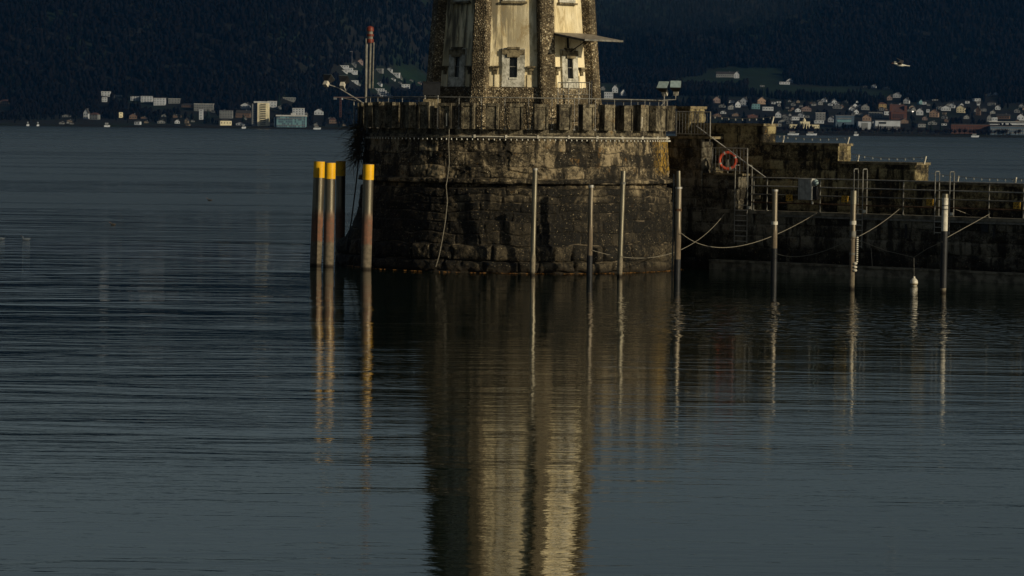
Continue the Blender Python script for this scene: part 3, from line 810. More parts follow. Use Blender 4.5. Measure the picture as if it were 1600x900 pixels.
# ------------------------------------------------------------------ rails
def barred(name, pxs, ytop, ybot, w, nb, label, posts=None, mat='steel_dark'):
    n = Qn; o = empty(name, on_plane(pxs[0], ybot, QP - Qn * w, Qn), label, 'railing')
    a, b = on_plane(pxs[0], ytop, QP - Qn * w, Qn), on_plane(pxs[1], ytop, QP - Qn * w, Qn); b.z = a.z
    zb = on_plane(pxs[0], ybot, QP - Qn * w, Qn).z
    g = MB(); g.tube(a, b, .022, 6); g.tube((a.x, a.y, zb + .08), (b.x, b.y, zb + .08), .016, 6); g.build('handrail', M[mat], o)
    for i in range(nb + 1):
        p = a.lerp(b, i / nb); ed = i in (0, nb)
        g = MB(); g.tube((p.x, p.y, zb - (.35 if i == nb else 0) if ed else zb + .08), (p.x, p.y, p.z), .024 if ed else .013, 6); g.build('post' if ed else 'bar', M['steel' if i == nb else mat], o)
    return o
barred('landing_railing', (1057, 1110), 174.5, 212, -.02, 11, 'upper barred railing on the landing beside the parapet end', mat='steel')
barred('landing_railing', (1113, 1168), 231, 269, -.02, 10, 'lower barred railing in front of the orange lifebuoy', mat='steel')
g = MB(); g.tube(on_plane(1088, 197, QP, Qn), on_plane(1196, 277, QP, Qn), .026, 6)
tag(g.build('stair_handrail', M['rail_zinc'], None, on_plane(1196, 277, QP, Qn)), 'sloping steel handrail descending from the parapet landing to the walkway', 'handrail')
# lifebuoy
lp = on_plane(1137, 251, QP - Qn * .25, Qn)
bu = empty('lifebuoy', lp, 'orange lifebuoy ring hanging behind the lower landing railing', 'lifebuoy')
Ml = Matrix.Translation(lp) @ Matrix(((Qd.x, -Qn.x, 0, 0), (Qd.y, -Qn.y, 0, 0), (0, 0, 1, 0), (0, 0, 0, 1))).to_4x4() @ Matrix.Rotation(R(90), 4, 'X') @ Matrix.Rotation(R(35), 4, 'Y')
pts = [(.335 * math.cos(t), .335 * math.sin(t), 0) for t in np.linspace(0, 2 * math.pi, 41)]
g = MB(); g.path([Ml @ Vector(p) for p in pts], .065, 10); g.build('ring', M['orange'], bu, smooth=True)
for k in range(4):
    t = k * math.pi / 2 + .4; g = MB(); g.path([Ml @ Vector((.335 * math.cos(t + u), .335 * math.sin(t + u), 0)) for u in (-.09, 0, .09)], .069, 10); g.build('band', M['steel'], bu)
g = MB(); g.tube(lp + Vector((0, 0, .05)) - Qn * .02, lp + Vector((0, 0, -.9)), .025, 6); g.build('holder_post', M['steel_dark'], bu)
# pale steps stones by the lifebuoy
for x, y, s_ in ((1117, 260, .16), (1122, 266, .2)):
    p = on_plane(x, y, QP - Qn * .14, Qn); g = MB(); g.box(p.x - s_, p.x + s_, p.y - .12, p.y + .12, p.z - .14, p.z + .12)
    tag(g.build('stone_block', M['cap_stone'], None, p), 'small pale stone block %s beside the lifebuoy' % ('stacked upper left' if x == 1117 else 'lying lower'), 'stone')
# walkway rail: three tubes with posts
wr = empty('walkway_railing', q(3, -.02, WK), 'long three-tube steel railing along the walkway edge', 'railing')
sL, sR = sq(1172), S1
for z, m_ in ((3.79, 'steel'), (3.45, 'steel'), (3.11, 'steel_dark'), (2.78, 'rust')):
    g = MB(); g.tube(q(sL, -.02, z), q(sR, -.02, z), .024 if z > 2.8 else .03, 6); g.build('rail', M[m_], wr)
for px in (1178, 1199, 1282, 1412, 1546, 1600, 1680, 1760):
    s_ = sq(px); g = MB(); g.tube(q(s_, -.02, WK), q(s_, -.02, 3.79), .026, 6); g.box(s_ - .06, s_ + .06, -.07, .05, WK, WK + .02, QM); g.build('post', M['steel_dark'], wr)
# ladders
def ladder(x0, x1, ztop, zbot, label, loops=True):
    a, b = sq(x0), sq(x1); w = -.14
    o = empty('quay_ladder', q(a, w, zbot), label, 'ladder', 'ladders on the quay')
    for s_ in (a, b):
        g = MB()
        if loops: g.path([q(s_, w, zbot), q(s_, w, ztop - .04), q(s_, w + .05, ztop), q(s_ + .0, w + .27, ztop), q(s_ + .0, w + .3, ztop - .05), q(s_ + .0, w + .3, WK)], .022, 6)
        else: g.tube(q(s_, w, zbot), q(s_, w, ztop), .022, 6)
        g.build('stile', M['ladder'], o)
    z = zbot + .06
    while z < WK + .2:
        g = MB(); g.tube(q(a, w, z), q(b, w, z), .014, 6); g.build('rung', M['rail_zinc'], o); z += .21
    g = MB(); g.box(b + .03, b + .13, w - .02, w + .05, WK + .05, WK + .16, QM); g.build('marker', M['lamp_on'], o)
    return o
ladder(1151.5, 1171, qz(1152, 258), qz(1160, 379), 'steel ladder below the lifebuoy landing, nearest the lighthouse')
ladder(1337, 1351, qz(1340, 264), qz(1340, 387), 'steel ladder behind the banded rusty pile with white floats')
ladder(1464, 1487, qz(1470, 268), qz(1470, 366), 'steel ladder behind the white-topped black pile')
# ochre plates on the coping
for px, py, lab in ((1235, 309, 'just right of the shortest pile by the cabinet'), (1322, 311, 'left of the banded pile'), (1455, 316, 'left of the white-topped pile'), (1591, 321, 'at the right edge of the photo')):
    s_ = sq(px); z = qz(px, py); g = MB(); g.box(s_ - .15, s_ + .15, -.10, -.05, z - .13, z + .13, QM)
    o = tag(g.build('mooring_plate', M['ochre'], None, q(s_, -.1, z)), 'square ochre plate on the walkway edge ' + lab, 'plate', 'ochre plates along the walkway')
    g = MB()
    for dx, dz in ((-.07, -.03), (.05, .04), (.07, -.06)): g.box(s_ + dx - .025, s_ + dx + .025, -.112, -.101, z + dz - .02, z + dz + .02, QM)
    g.build('bolt', M['black'], o)
s_ = sq(1184); z = qz(1184, 308); g = MB(); g.box(s_ - .17, s_ + .17, -.08, -.02, z - .08, z + .08, QM)
tag(g.build('edge_plate', M['cap_stone'], None, q(s_, 0, z)), 'pale blank plate beside the ladder under the railing', 'plate')
# cabinet with lamp
cs0, cs1 = sq(1251, -.1), sq(1272, -.1); zt, zb = qz(1260, 280), qz(1260, 312)
cb = empty('switch_cabinet', q(cs0, -.1, zb), 'grey ribbed cabinet hung on the walkway railing with a round lamp', 'cabinet')
g = MB(); g.box(cs0, cs1, -.28, -.04, zb, zt, QM)
for i in range(9):
    x = cs0 + (cs1 - cs0) * (i + .5) / 9; g.box(x - .012, x + .012, -.295, -.281, zb + .03, zt - .03, QM)
g.build('case', M['cabinet'], cb)
g = MB(); g.box(cs0 - .02, cs1 + .02, -.30, -.02, zt + .002, zt + .03, QM); g.build('lid', M['cabinet'], cb)
g = MB(); p = q(cs1 + .12, -.16, zt - .12); g.lathe([(.02, -.14), (.09, -.09), (.115, 0), (.09, .09), (.02, .13)], 14, p); g.build('lamp', M['lampglass'], cb, smooth=True)
g = MB(); g.box(cs1 + .01, cs1 + .2, -.22, -.06, zb + .02, zt - .28, QM); g.build('side_box', M['black'], cb)
g = MB(); g.box(cs1 - .02, cs1 + .03, -.24, -.2, zb - .16, zb - .04, QM); g.build('tag', M['lamp_on'], cb)

# light strings on the breakwater
def string(x0, y0, x1, y1, n, w, label, posts):
    a = on_plane(x0, y0, QP - Qn * w, Qn); b = on_plane(x1, y1, QP - Qn * w, Qn)
    o = empty('light_string', a, label, 'string lights', 'light strings along the breakwater')
    pts = [a.lerp(b, t) - Vector((0, 0, .10 * 4 * t * (1 - t))) for t in np.linspace(0, 1, 15)]
    g = MB(); g.path(pts, .010, 5); g.build('cable', M['steel_dark'], o)
    for i in range(n):
        t = (i + .5) / n; p = a.lerp(b, t) - Vector((0, 0, .10 * 4 * t * (1 - t) + .05)); g = MB(); g.lathe([(.001, -.045), (.028, -.02), (.022, .02), (.012, .05)], 7, p); g.build('bulb', M['lamp_on'], o)
    for (px, pya, pxb, pyb) in posts:
        g = MB(); g.box(-.03, .03, -.02, .02, 0, (on_plane(px, pya, QP - Qn * w, Qn) - on_plane(pxb, pyb, QP - Qn * w, Qn)).length, Matrix.Translation(on_plane(pxb, pyb, QP - Qn * w, Qn)) @ (on_plane(px, pya, QP - Qn * w, Qn) - on_plane(pxb, pyb, QP - Qn * w, Qn)).to_track_quat('Z', 'Y').to_matrix().to_4x4()); g.build('post', M['white'], o)
    return o
string(1112, 181, 1209, 182, 9, 1.3, 'string of bulbs above the highest step of the breakwater wall', [(1209, 182, 1206, 194)])
string(1212, 211, 1327, 214, 9, 1.3, 'string of bulbs above the second step of the breakwater wall', [(1225, 212, 1223, 223), (1327, 214, 1324, 225)])
string(1332, 241, 1447, 245, 9, 1.3, 'string of bulbs above the third step of the breakwater wall', [(1342, 242, 1340, 252), (1447, 244, 1444, 256)])
string(1455, 271, 1640, 279, 15, 1.3, 'string of bulbs above the lowest stretch of the breakwater wall', [(1498, 275, 1496, 284), (1588, 277, 1586, 287)])

# ------------------------------------------------------------------ mooring piles
def pile(name, top, bot, wpx, Y, mat, label, extras=None, group='steel mooring piles before the quay'):
    zt = at_y(top[0], top[1], Y).z; r = wpx / 2 * Y / F
    b = at_y(bot[0], 430, Y); t = at_y(top[0], top[1], Y)
    k = (t.x - b.x) / (t.z - b.z)
    def X(z): return b.x + k * (z - b.z)
    o = empty(name, (X(0), Y, 0), label, 'mooring pile', group)
    g = MB(); g.lathe([(r, 0), (r, 1.0), (r * .985, 1.003)], 20); 
    ax = lambda z: Vector((X(z), Y, z))
    g = MB(); g.tube(ax(-1.5), ax(zt), r, 22); g.build('tube', M[mat], o, smooth=True)
    for (ya, yb, k_, mat_, nm) in (extras or []):
        za, zb = at_y(top[0], ya, Y).z, at_y(top[0], yb, Y).z
        if nm == 'pile_head' : 
            g = MB(); g.tube(ax(zb), ax(za), r * k_, 22)
        else:
            g = MB(); g.tube(ax(zb), ax(za), r * k_, 22)
        g.build(nm, M[mat_], o, smooth=True)
    return o, ax, r
pile('mooring_pile', (836, 263), (832, 424), 8, 118.6, 'pile', 'plain pale steel pile standing before the middle of the round base', [(263, 266, 1.06, 'steel', 'collar')])
pile('mooring_pile', (923.5, 289), (921, 428), 8, 117.8, 'pile_rust', 'short steel pile with black foot before the right part of the round base', [(289, 293, 1.12, 'steel', 'collar'), (399, 440, 1.18, 'black', 'sleeve')])
pile('mooring_pile', (974, 267), (968, 425), 8.4, 118.2, 'pile', 'tall pale steel pile leaning slightly right, nearest the right edge of the round base', [(284, 288, 1.08, 'steel_dark', 'collar')])
o_, ax_, r_ = pile('mooring_pile', (1060.5, 292), (1058, 437), 10, 116.4, 'pile_rust', 'two-stage steel pile with a thinner top where the round base meets the quay', [(292, 295, 1.12, 'steel', 'collar'), (326, 330, 1.1, 'rust', 'collar'), (405, 446, 1.08, 'black', 'sleeve')])
g = MB(); zt = at_y(1058, 267, 116.4).z; g.tube(ax_(at_y(1060, 292, 116.4).z), Vector((ax_(zt).x - .02, 116.4, zt)), r_ * .68, 16); g.build('upper_tube', M['pile'], o_, smooth=True)
g = MB(); g.tube((ax_(0).x - r_ * 1.5, 116.5, -1), (ax_(4).x - r_ * 1.5, 116.5, 4.0), .03, 6); g.build('side_rod', M['steel_dark'], o_)
pile('mooring_pile', (1211, 296), (1209, 440), 9, 115.9, 'pile_rust', 'steel pile with a black lower half left of the grey cabinet', [(296, 299, 1.08, 'steel', 'collar'), (346, 351, 1.1, 'white', 'collar'), (388, 460, 1.12, 'black', 'sleeve')])
F_o, F_ax, F_r = pile('mooring_pile', (1334, 298), (1331, 452), 9, 110.8, 'pile_rust', 'banded rusty pile with a string of white floats on its side', [(298, 319, 1.1, 'pile', 'pile_head'), (345, 351, 1.1, 'white', 'collar'), (361, 370, 1.12, 'steel_dark', 'collar'), (395, 398, 1.15, 'steel_dark', 'collar')])
G_o, G_ax, G_r = pile('mooring_pile', (1477, 303), (1474, 458), 9.5, 108.9, 'pile', 'black pile with a bright white steel head, rightmost of the piles', [(303, 310, .75, 'white', 'pile_head'), (309, 361, 1.02, 'white', 'pile_head'), (320, 322, 1.06, 'steel_dark', 'collar'), (326, 328, 1.06, 'steel_dark', 'collar'), (361, 450, 1.18, 'black', 'sleeve')])
# floats on the banded pile
fs = empty('float_string', F_ax(1.0) + Vector((F_r * 1.6, -.05, 0)), 'string of small white floats hanging beside the banded rusty pile', 'floats')
i = 0; z = at_y(1338, 371, 110.8).z
while z > at_y(1338, 424, 110.8).z:
    p = F_ax(z) + Vector((F_r * 1.5 + (.0 if z > .95 else -.06), -.08, 0)); rr = .05 if z > .95 else .085
    g = MB(); g.lathe([(.001, -rr * .7), (rr * .8, -rr * .4), (rr, 0), (rr * .8, rr * .4), (.001, rr * .7)], 9, p); g.build('float', M['white'], fs, smooth=True); z -= rr * 1.45
# dolphin posts with yellow heads
def dolphin(top, bot, wpx, Y, label, yb):
    o, ax, r = pile('dolphin_post', top, bot, wpx, Y, 'dolphin', label, [(top[1], yb, 1.04, 'yellow', 'yellow_head')], 'yellow-topped dolphin posts left of the base')
    o['category'] = 'dolphin post'
    zt = at_y(top[0], top[1], Y).z; g = MB(); g.tube(ax(zt - .01), ax(zt + .012), r * .93, 20); g.build('lid', M['steel_dark'], o)
    return o
dolphin((499.5, 252.5), (492.5, 413), 18, 124.35, 'leftmost yellow-topped post, leaning right', 277.5)
dolphin((516, 254.5), (512.7, 416), 16.5, 123.5, 'yellow-topped post with a dark dot, touching the leftmost post', 279.5)
dolphin((532.5, 252), (531, 410), 15, 128.3, 'shaded dark yellow-topped post behind the sunlit pair', 275)
dolphin((576, 257), (571.5, 420), 16.6, 121.6, 'bright yellow-topped post directly before the left edge of the round base', 281)

# ------------------------------------------------------------------ mooring ropes
def curve3(p0, p1, p2, n=24):
    """quadratic through p0, p1 (middle), p2"""
    c = p1 * 2 - (p0 + p2) * .5
    return [p0 * (1 - t) ** 2 + c * 2 * t * (1 - t) + p2 * t * t for t in np.linspace(0, 1, n)]
def rope(pts, label, r=.013):
    g = MB(); g.path(pts, r, 6); tag(g.build('mooring_rope', M['rope'], None, pts[0]), label, 'rope', 'mooring ropes between piles and quay')
wq = lambda x, y: on_plane(x, y, QP + Qn * .12, Qn)
rope(curve3(wq(1132, 334), at_y(1045, 397, 120.5), at_y(925, 391, 117.7)), 'slack rope from the quay wall past the two-stage pile to the short pile')
rope(curve3(at_y(1064, 364, 116.2), at_y(1152, 385, 119), wq(1276, 333)), 'slack rope swinging from the two-stage pile under the ladder to the quay')
rope(curve3(at_y(1212, 396, 115.7), at_y(1262, 399, 114), at_y(1330, 374, 110.6)), 'slack rope between the black-footed pile and the banded pile')
rope(curve3(at_y(1336, 372, 110.6), at_y(1372, 352, 114), wq(1406, 326)), 'taut rope rising from the banded pile to the walkway')
rope([wq(1346, 377), at_y(1385, 392, 117.5), at_y(1428, 402, 114.6)], 'thin dark rope running down from the quay to the hanging ring above the buoy', .012)
rope([at_y(1428, 402, 114.6), at_y(1450, 388, 112), at_y(1472, 378, 108.8)], 'short rope from the ring above the buoy up to the white-topped pile', .014)
rope([at_y(1480, 371, 108.8), wq(1547, 334)], 'straight rope from the white-topped pile up to the quay on the right')
rope([wq(1490, 326), at_y(1530, 341, 119.6), wq(1600, 347)], 'faint brown rope along the quay at the right edge', .012)
rope([wq(1361, 388), wq(1363, 415), wq(1360, 430), wq(1364, 430), wq(1363, 415)], 'looped rope end hanging against the footing ledge', .015)
# buoy
by = at_z(1428, 445, 0.03); bo = empty('mooring_buoy', by, 'small white pear-shaped buoy floating before the quay', 'buoy')
g = MB(); g.lathe([(.001, -.07), (.09, -.05), (.135, .02), (.148, .09), (.135, .16), (.09, .22), (.045, .25), (.04, .31), (.001, .32)], 20, by); g.build('float', M['white'], bo, smooth=True)
g = MB(); g.lathe([(.130, .0), (.141, .02), (.150, .055)], 20, by); g.build('dirt_band', M['cap_stone'], bo)
g = MB(); tp = at_y(1428, 402, 114.6); g.path([by + Vector((0, 0, .31)), (by + Vector((0, 0, .31))).lerp(tp, .5), tp], .008, 5); g.build('tether', M['steel_dark'], bo)
# floating leaves along the base
g = MB(); rs = random.Random(9)
for i in range(520):
    t = -math.pi / 2 + (rs.uniform(-.25, 1.35) if i % 3 else rs.uniform(-1.3, 1.35)); r = 6.93 + abs(rs.gauss(0, .07)); x, y = LX + r * math.cos(t), LY + r * math.sin(t); s = rs.uniform(.03, .09); a = rs.uniform(0, 3.14)
    g.add([(x + s * math.cos(a), y + s * math.sin(a), .012), (x - s * .5 * math.sin(a), y + s * .5 * math.cos(a), .02), (x - s * math.cos(a), y - s * math.sin(a), .012), (x + s * .5 * math.sin(a), y - s * .5 * math.cos(a), .006)], [(0, 1, 2, 3)])
tag(g.build('floating_leaves', M['leaf']), 'line of brown leaves floating where the round base meets the water', None, None, 'stuff')

# ------------------------------------------------------------------ birds
def skin(verts, edges, rad, name, mat, parent, sub=2):
    me = bpy.data.meshes.new(name); me.from_pydata(verts, edges, []); o = bpy.data.objects.new(name, me); col.objects.link(o)
    sk = o.modifiers.new('skin', 'SKIN'); lay = me.skin_vertices[0].data
    for i, r in enumerate(rad): lay[i].radius = r if isinstance(r, tuple) else (r, r)
    lay[0].use_root = True
    ss = o.modifiers.new('sub', 'SUBSURF'); ss.levels = ss.render_levels = sub
    me.materials.append(mat)
    if parent is not None: o.parent = parent
    return o
gull_w = plain('gull_white', (.75, .72, .64), .7, var=.05); gull_g = plain('gull_grey', (.03, .03, .035), .7); beak = plain('beak_orange', (.5, .2, .03), .5)
g_p = at_y(1407, 102, 96)
gu = empty('flying_gull', g_p, 'white gull flying with raised wings before the dark mountainside', 'gull')
Lg = .30
o = skin([(0, 0, 0), (-.11, 0, .01), (-.20, 0, .04), (-.255, 0, .05), (.12, 0, .01), (.24, 0, .015)], [(0, 1), (1, 2), (2, 3), (0, 4), (4, 5)], [.055, .05, .035, .03, .04, (.035, .01)], 'body', gull_w, gu)
def wing(sgn, pts, nm):
    mb = MB(); ch = [.15, .15, .12, .03]; vs = []
    for (x, y, z), c_ in zip(pts, ch):
        vs += [(x - c_ / 2, y, z + .008), (x + c_ / 2, y, z), (x + c_ / 2, y, z - .006), (x - c_ / 2, y, z - .008)]
    fs = [(3, 2, 1, 0), (12, 13, 14, 15)]
    for i in range(3):
        for k in range(4): fs.append((i * 4 + k, i * 4 + (k + 1) % 4, i * 4 + 4 + (k + 1) % 4, i * 4 + 4 + k))
    mb.add(vs, fs); return mb.build(nm, gull_w, gu, local=True, smooth=True)
w1 = wing(1, [(-.02, -.03, .03), (-.05, -.25, .14), (-.12, -.42, .16), (-.16, -.62, .20)], 'wing'); w1.data.materials[0] = gull_g
w2 = wing(-1, [(-.02, .03, .03), (.02, .22, .15), (-.10, .38, .14), (-.22, .60, .16)], 'wing')
mb = MB(); mb.tube((-.27, 0, .05), (-.33, 0, .04), .012, 6, .003); mb.build('beak', beak, gu, local=True)
mb = MB(); mb.box(-.19, -.13, -.60, -.56, .185, .205); mb.box(.22, .34, -.05, .05, .008, .02); mb.build('tail', gull_w, gu, local=True)
gu.rotation_euler = (R(10), R(6), R(-12)); gu.scale = (.85, .85, .85); w2.data.materials[0] = gull_g
def floater(px, py, label, mat, cat, nm, s):
    p = at_z(px, py, 0); f = empty(nm, p, label, cat)
    skin([(0, 0, .05 * s), (.10 * s, 0, .06 * s), (.18 * s, 0, .10 * s), (-.12 * s, 0, .06 * s), (-.15 * s, 0, .14 * s), (-.16 * s, 0, .20 * s)], [(0, 1), (1, 2), (0, 3), (3, 4), (4, 5)], [.075 * s, .06 * s, .02 * s, .055 * s, .03 * s, .036 * s], 'body', mat, f)
    mb = MB(); mb.tube((-.19 * s, 0, .20 * s), (-.25 * s, 0, .19 * s), .012 * s, 6, .004); mb.build('beak', beak, f, local=True)
floater(41, 376, 'white gull sitting on the water near the left edge', gull_w, 'gull', 'swimming_gull', 1.1)
floater(2, 375, 'white gull on the water cut by the left edge of the photo', gull_w, 'gull', 'swimming_gull', 1.0)
floater(177, 352, 'dark duck swimming alone on the lake left of the dolphin posts', plain('duck_brown', (.035, .03, .025), .8), 'duck', 'swimming_duck', .85)
floater(328, 314, 'tiny dark bird far out on the lake', plain('coot_black', (.02, .02, .02), .8), 'duck', 'swimming_duck', 1.0)

# ------------------------------------------------------------------ the far shore
def hmat(name, c, r=.8): return plain('house_' + name, c, r, var=.12, sc=.12)
HM = dict(white=hmat('white', (.34, .37, .42)), cream=hmat('cream', (.56, .51, .36)), tan=hmat('tan', (.13, .105, .08)), pink=hmat('pink', (.17, .13, .125)),
          grey=hmat('grey', (.13, .14, .15)), brick=hmat('brick', (.07, .028, .02)), teal=hmat('teal', (.10, .20, .24)), blue=hmat('blue', (.05, .08, .12)),
          ochre=hmat('ochre', (.19, .135, .06)), brown=hmat('brown', (.09, .06, .045)), salmon=hmat('salmon', (.24, .17, .13)),
          roof_dark=hmat('roof_dark', (.03, .028, .028)), roof_red=hmat('roof_red', (.06, .03, .026)), roof_grey=hmat('roof_grey', (.10, .10, .11)), roof_white=hmat('roof_white', (.36, .37, .38)),
          pane=plain('far_window', (.015, .018, .022), .3))
HOUSES = []
def house(px, py, w, h, wall, roof, label, group=None, kind='gable', rf='dark', rz=None, windows=True, depth=None, cat='house', name=None, rows=None, cols=None, parts=True):
    p = terr_hit(px, py); k = p.y / F; W, H = w * k, h * k
    D = (depth * k) if depth else max(W * .7, 6.0); D = min(D, 26)
    rz = random.uniform(-.35, .35) if rz is None else rz
    HOUSES.append((px, p.y, w, py, h))
    if parts:
        o = empty(name or 'village_house', p, label, cat, group, rz); W2 = WL[o.name]
    zb = -2.5
    hr = H * (.42 if kind == 'gable' else .28 if kind == 'hip' else 0.06); hw = H - hr
    g = MB(); g.box(-W / 2, W / 2, 0, D, zb, hw)
    r = MB(); ov = .5
    gable_front = (kind == 'gable' and W < 15)
    if kind == 'gable' and gable_front:
        g.add([(-W / 2, 0, hw), (W / 2, 0, hw), (0, 0, H), (-W / 2, D, hw), (W / 2, D, hw), (0, D, H)], [(0, 1, 2), (5, 4, 3), (0, 2, 5, 3), (2, 1, 4, 5)])
        for s in (-1, 1):
            x = s * (W / 2 + ov); zz = hw - ov * (H - hw) / (W / 2)
            r.add([(x, -ov, zz), (0, -ov, H + .05), (0, D + ov, H + .05), (x, D + ov, zz), (x, -ov, zz + .35), (0, -ov, H + .45), (0, D + ov, H + .45), (x, D + ov, zz + .35)], [(0, 1, 2, 3), (4, 7, 6, 5), (0, 4, 5, 1), (3, 2, 6, 7), (0, 3, 7, 4), (1, 5, 6, 2)])
    elif kind == 'gable':
        r.add([(-W / 2 - ov, -ov, hw), (W / 2 + ov, -ov, hw), (W / 2 + ov, D + ov, hw), (-W / 2 - ov, D + ov, hw), (-W / 2, D / 2, H), (W / 2, D / 2, H)], [(0, 1, 5, 4), (2, 3, 4, 5), (0, 4, 3), (1, 2, 5), (3, 2, 1, 0)])
    elif kind == 'hip':
        q_ = min(W, D) * .4
        r.add([(-W / 2 - ov, -ov, hw), (W / 2 + ov, -ov, hw), (W / 2 + ov, D + ov, hw), (-W / 2 - ov, D + ov, hw), (-W / 2 + q_, D / 2, H), (W / 2 - q_, D / 2, H)], [(0, 1, 5, 4), (2, 3, 4, 5), (0, 4, 3), (1, 2, 5), (3, 2, 1, 0)])
    else:
        r.box(-W / 2 - .3, W / 2 + .3, -.3, D + .3, hw + .01, H)
    wo = g.build('wall', HM[wall], o, local=True)
    ro = r.build('roof', HM['roof_' + rf], o, local=True)
    if kind == 'gable' and w > 6:
        c = MB(); c.box(W * .2, W * .2 + .8, D * .4, D * .4 + .8, hw, H + .8); c.build('chimney', HM['grey'], ro, local=True)
    if windows and w >= 5:
        nr = rows or max(1, int(hw / 3.1)); nc = cols or max(1, min(9, int(W / 3.4)))
        wm = MB(); wm.box(-.65, .65, -.12, .02, -.75, .75); first = None
        for i in range(nr):
            for j in range(nc):
                if first is None: f = first = wm.build('window', HM['pane'], wo, local=True)
                else: f = first.copy(); col.objects.link(f); f.parent = wo
                f.location = (-W / 2 + W * (j + .5) / nc, 0, hw * (i + .55) / nr); f.scale = (min(1.0, W / nc / 2.2), 1, min(1.0, hw / nr / 2.3))
    return o
H = house
G1, G2, G3, G4 = 'houses on the left shore', 'houses on the slope behind the beacon mast', 'houses of the town on the right shore', 'farm buildings on the green slope'
# left shore
H(7, 166, 15, 10, 'tan', 'x', 'tan house cut by the left edge of the photo', G1, 'hip', 'red')
H(165, 151, 14, 8, 'white', 'x', 'white flat-roofed villa with open upper floor, highest on the left shore', G1, 'flat', 'white', 0)
H(163, 160, 8, 8, 'white', 'x', 'small white annex directly below the highest left villa', G1, 'flat', 'dark', 0)
H(134, 186, 8, 16, 'white', 'x', 'narrow white villa wing left of the round brown roof', G1, 'gable', 'dark')
H(146, 187, 14, 11, 'grey', 'x', 'pale villa with bay front close to the left shore', G1, 'hip', 'red')
H(189, 184, 6, 9, 'cream', 'x', 'small cream cube house in dark trees on the left shore', G1, 'flat', 'dark', .3)
H(208, 186, 12, 8, 'brown', 'x', 'low brown house just right of the small cream cube house', G1, 'gable', 'red')
H(214, 195, 9, 7, 'white', 'x', 'tiny white boathouse with rounded front at the left water edge', G1, 'hip', 'dark')
for x, y, w, h, l in ((212, 158, 16, 7, 'left'), (229, 160, 18, 10, 'middle'), (249, 165, 18, 12, 'right')): H(x, y, w, h, 'white', 'x', 'white balcony apartment block, %s one of the long row above the left shore' % l, 'long white apartment row', 'flat', 'grey', 0, rows=3)
H(184, 153, 12, 4, 'grey', 'x', 'low grey terrace left of the long white apartment row', G1, 'flat', 'white', 0)
H(272, 162, 18, 8, 'grey', 'x', 'grey terraced flats right of the long white apartment row', G1, 'flat', 'white', 0)
H(296, 168, 26, 6, 'brown', 'x', 'long low brown building halfway along the left shore', G1, 'gable', 'dark')
H(318, 174, 30, 12, 'grey', 'x', 'wide grey apartment block with pale balconies left of the tower block', G1, 'flat', 'white', 0, rows=3)
H(314, 187, 6, 17, 'white', 'x', 'thin white stairwell tower in front of the wide grey apartment block', G1, 'flat', 'grey', 0)
H(353, 185, 20, 13, 'grey', 'x', 'plain grey office building left of the cream tower block', G1, 'flat', 'dark', 0, rows=3)
H(379, 184, 22, 12, 'brown', 'x', 'dark brown building touching the left side of the tower block', G1, 'gable', 'dark')
H(353, 196, 18, 10, 'cream', 'x', 'low cream hipped house on the shore left of the tower block', G1, 'hip', 'dark')
H(376, 196, 16, 5, 'white', 'x', 'long low white boathouse before the tower block', G1, 'gable', 'red')
H(383, 170, 15, 9, 'white', 'x', 'white house on the slope just left of the tower block', G1, 'gable', 'dark')
H(425, 168, 14, 10, 'white', 'x', 'white terraced house behind the tower block', G1, 'flat', 'white', 0)
H(452, 158, 20, 5, 'grey', 'x', 'long low pale house above the glass office block', G1, 'flat', 'white', 0)
H(436, 171, 7, 5, 'grey', 'x', 'tiny grey house right of the tower block', G1, 'gable', 'dark')
H(466, 180, 18, 11, 'white', 'x', 'white block standing right behind the glass office building', G1, 'flat', 'white', 0)
H(498, 180, 14, 10, 'white', 'x', 'white house with a dark roof right of the glass office block', G1, 'gable', 'dark', 0)
H(520, 193, 12, 8, 'brown', 'x', 'brown shore house beneath the construction crane', G1, 'hip', 'red')
H(252, 193, 12, 5, 'grey', 'x', 'low grey shed by the water on the left shore', G1, 'gable', 'dark')
H(277, 193, 8, 6, 'white', 'x', 'small white shed by the water beside the low grey shed', G1, 'gable', 'dark')
H(291, 193, 5, 8, 'tan', 'x', 'narrow tan shed by the water, right of two sheds', G1, 'gable', 'dark')
H(103, 183, 12, 4, 'grey', 'x', 'tiny pale hut alone near the left shore', G1, 'gable', 'dark')
# tower block
def tower_block():
    p = terr_hit(406, 197); k = p.y / F; o = empty('tower_block', p, 'cream high-rise apartment block with a column of balconies on the left shore', 'high-rise')
    HOUSES.append((406, p.y, 30, 197, 38))
    x = lambda px: (px - 406) * k
    Ht = 36 * k
    g = MB(); g.box(x(393), x(402), 4, 22, -2, Ht - 1); g.build('side_wing', HM['grey'], o, local=True)
    g = MB(); g.box(x(402), x(419), 0, 20, -2, Ht); g.build('wall', HM['cream'], o, local=True)
    g = MB(); g.box(x(396), x(418), 3, 18, Ht, Ht + 2.2); g.box(x(402) - .2, x(419) + .2, -.3, 20.3, Ht + .01, Ht + .8); g.build('roof', HM['roof_white'], o, local=True)
    fl = (Ht - 2) / 12
    for i in range(12):
        z = 1.2 + fl * i
        g = MB(); g.box(x(406.5), x(415), -.4, .1, z + .9, z + fl - .35); b = g.build('balcony', HM['pane'], o, local=True)
        g = MB(); g.box(x(406), x(415.5), -1.0, -.42, z - .1, z + .85); g.build('parapet', HM['cream'], b, local=True)
        g = MB(); g.box(x(395), x(400), 3.8, 4.05, z + 1.0, z + fl - .7); g.build('window', HM['pane'], o, local=True)
tower_block()
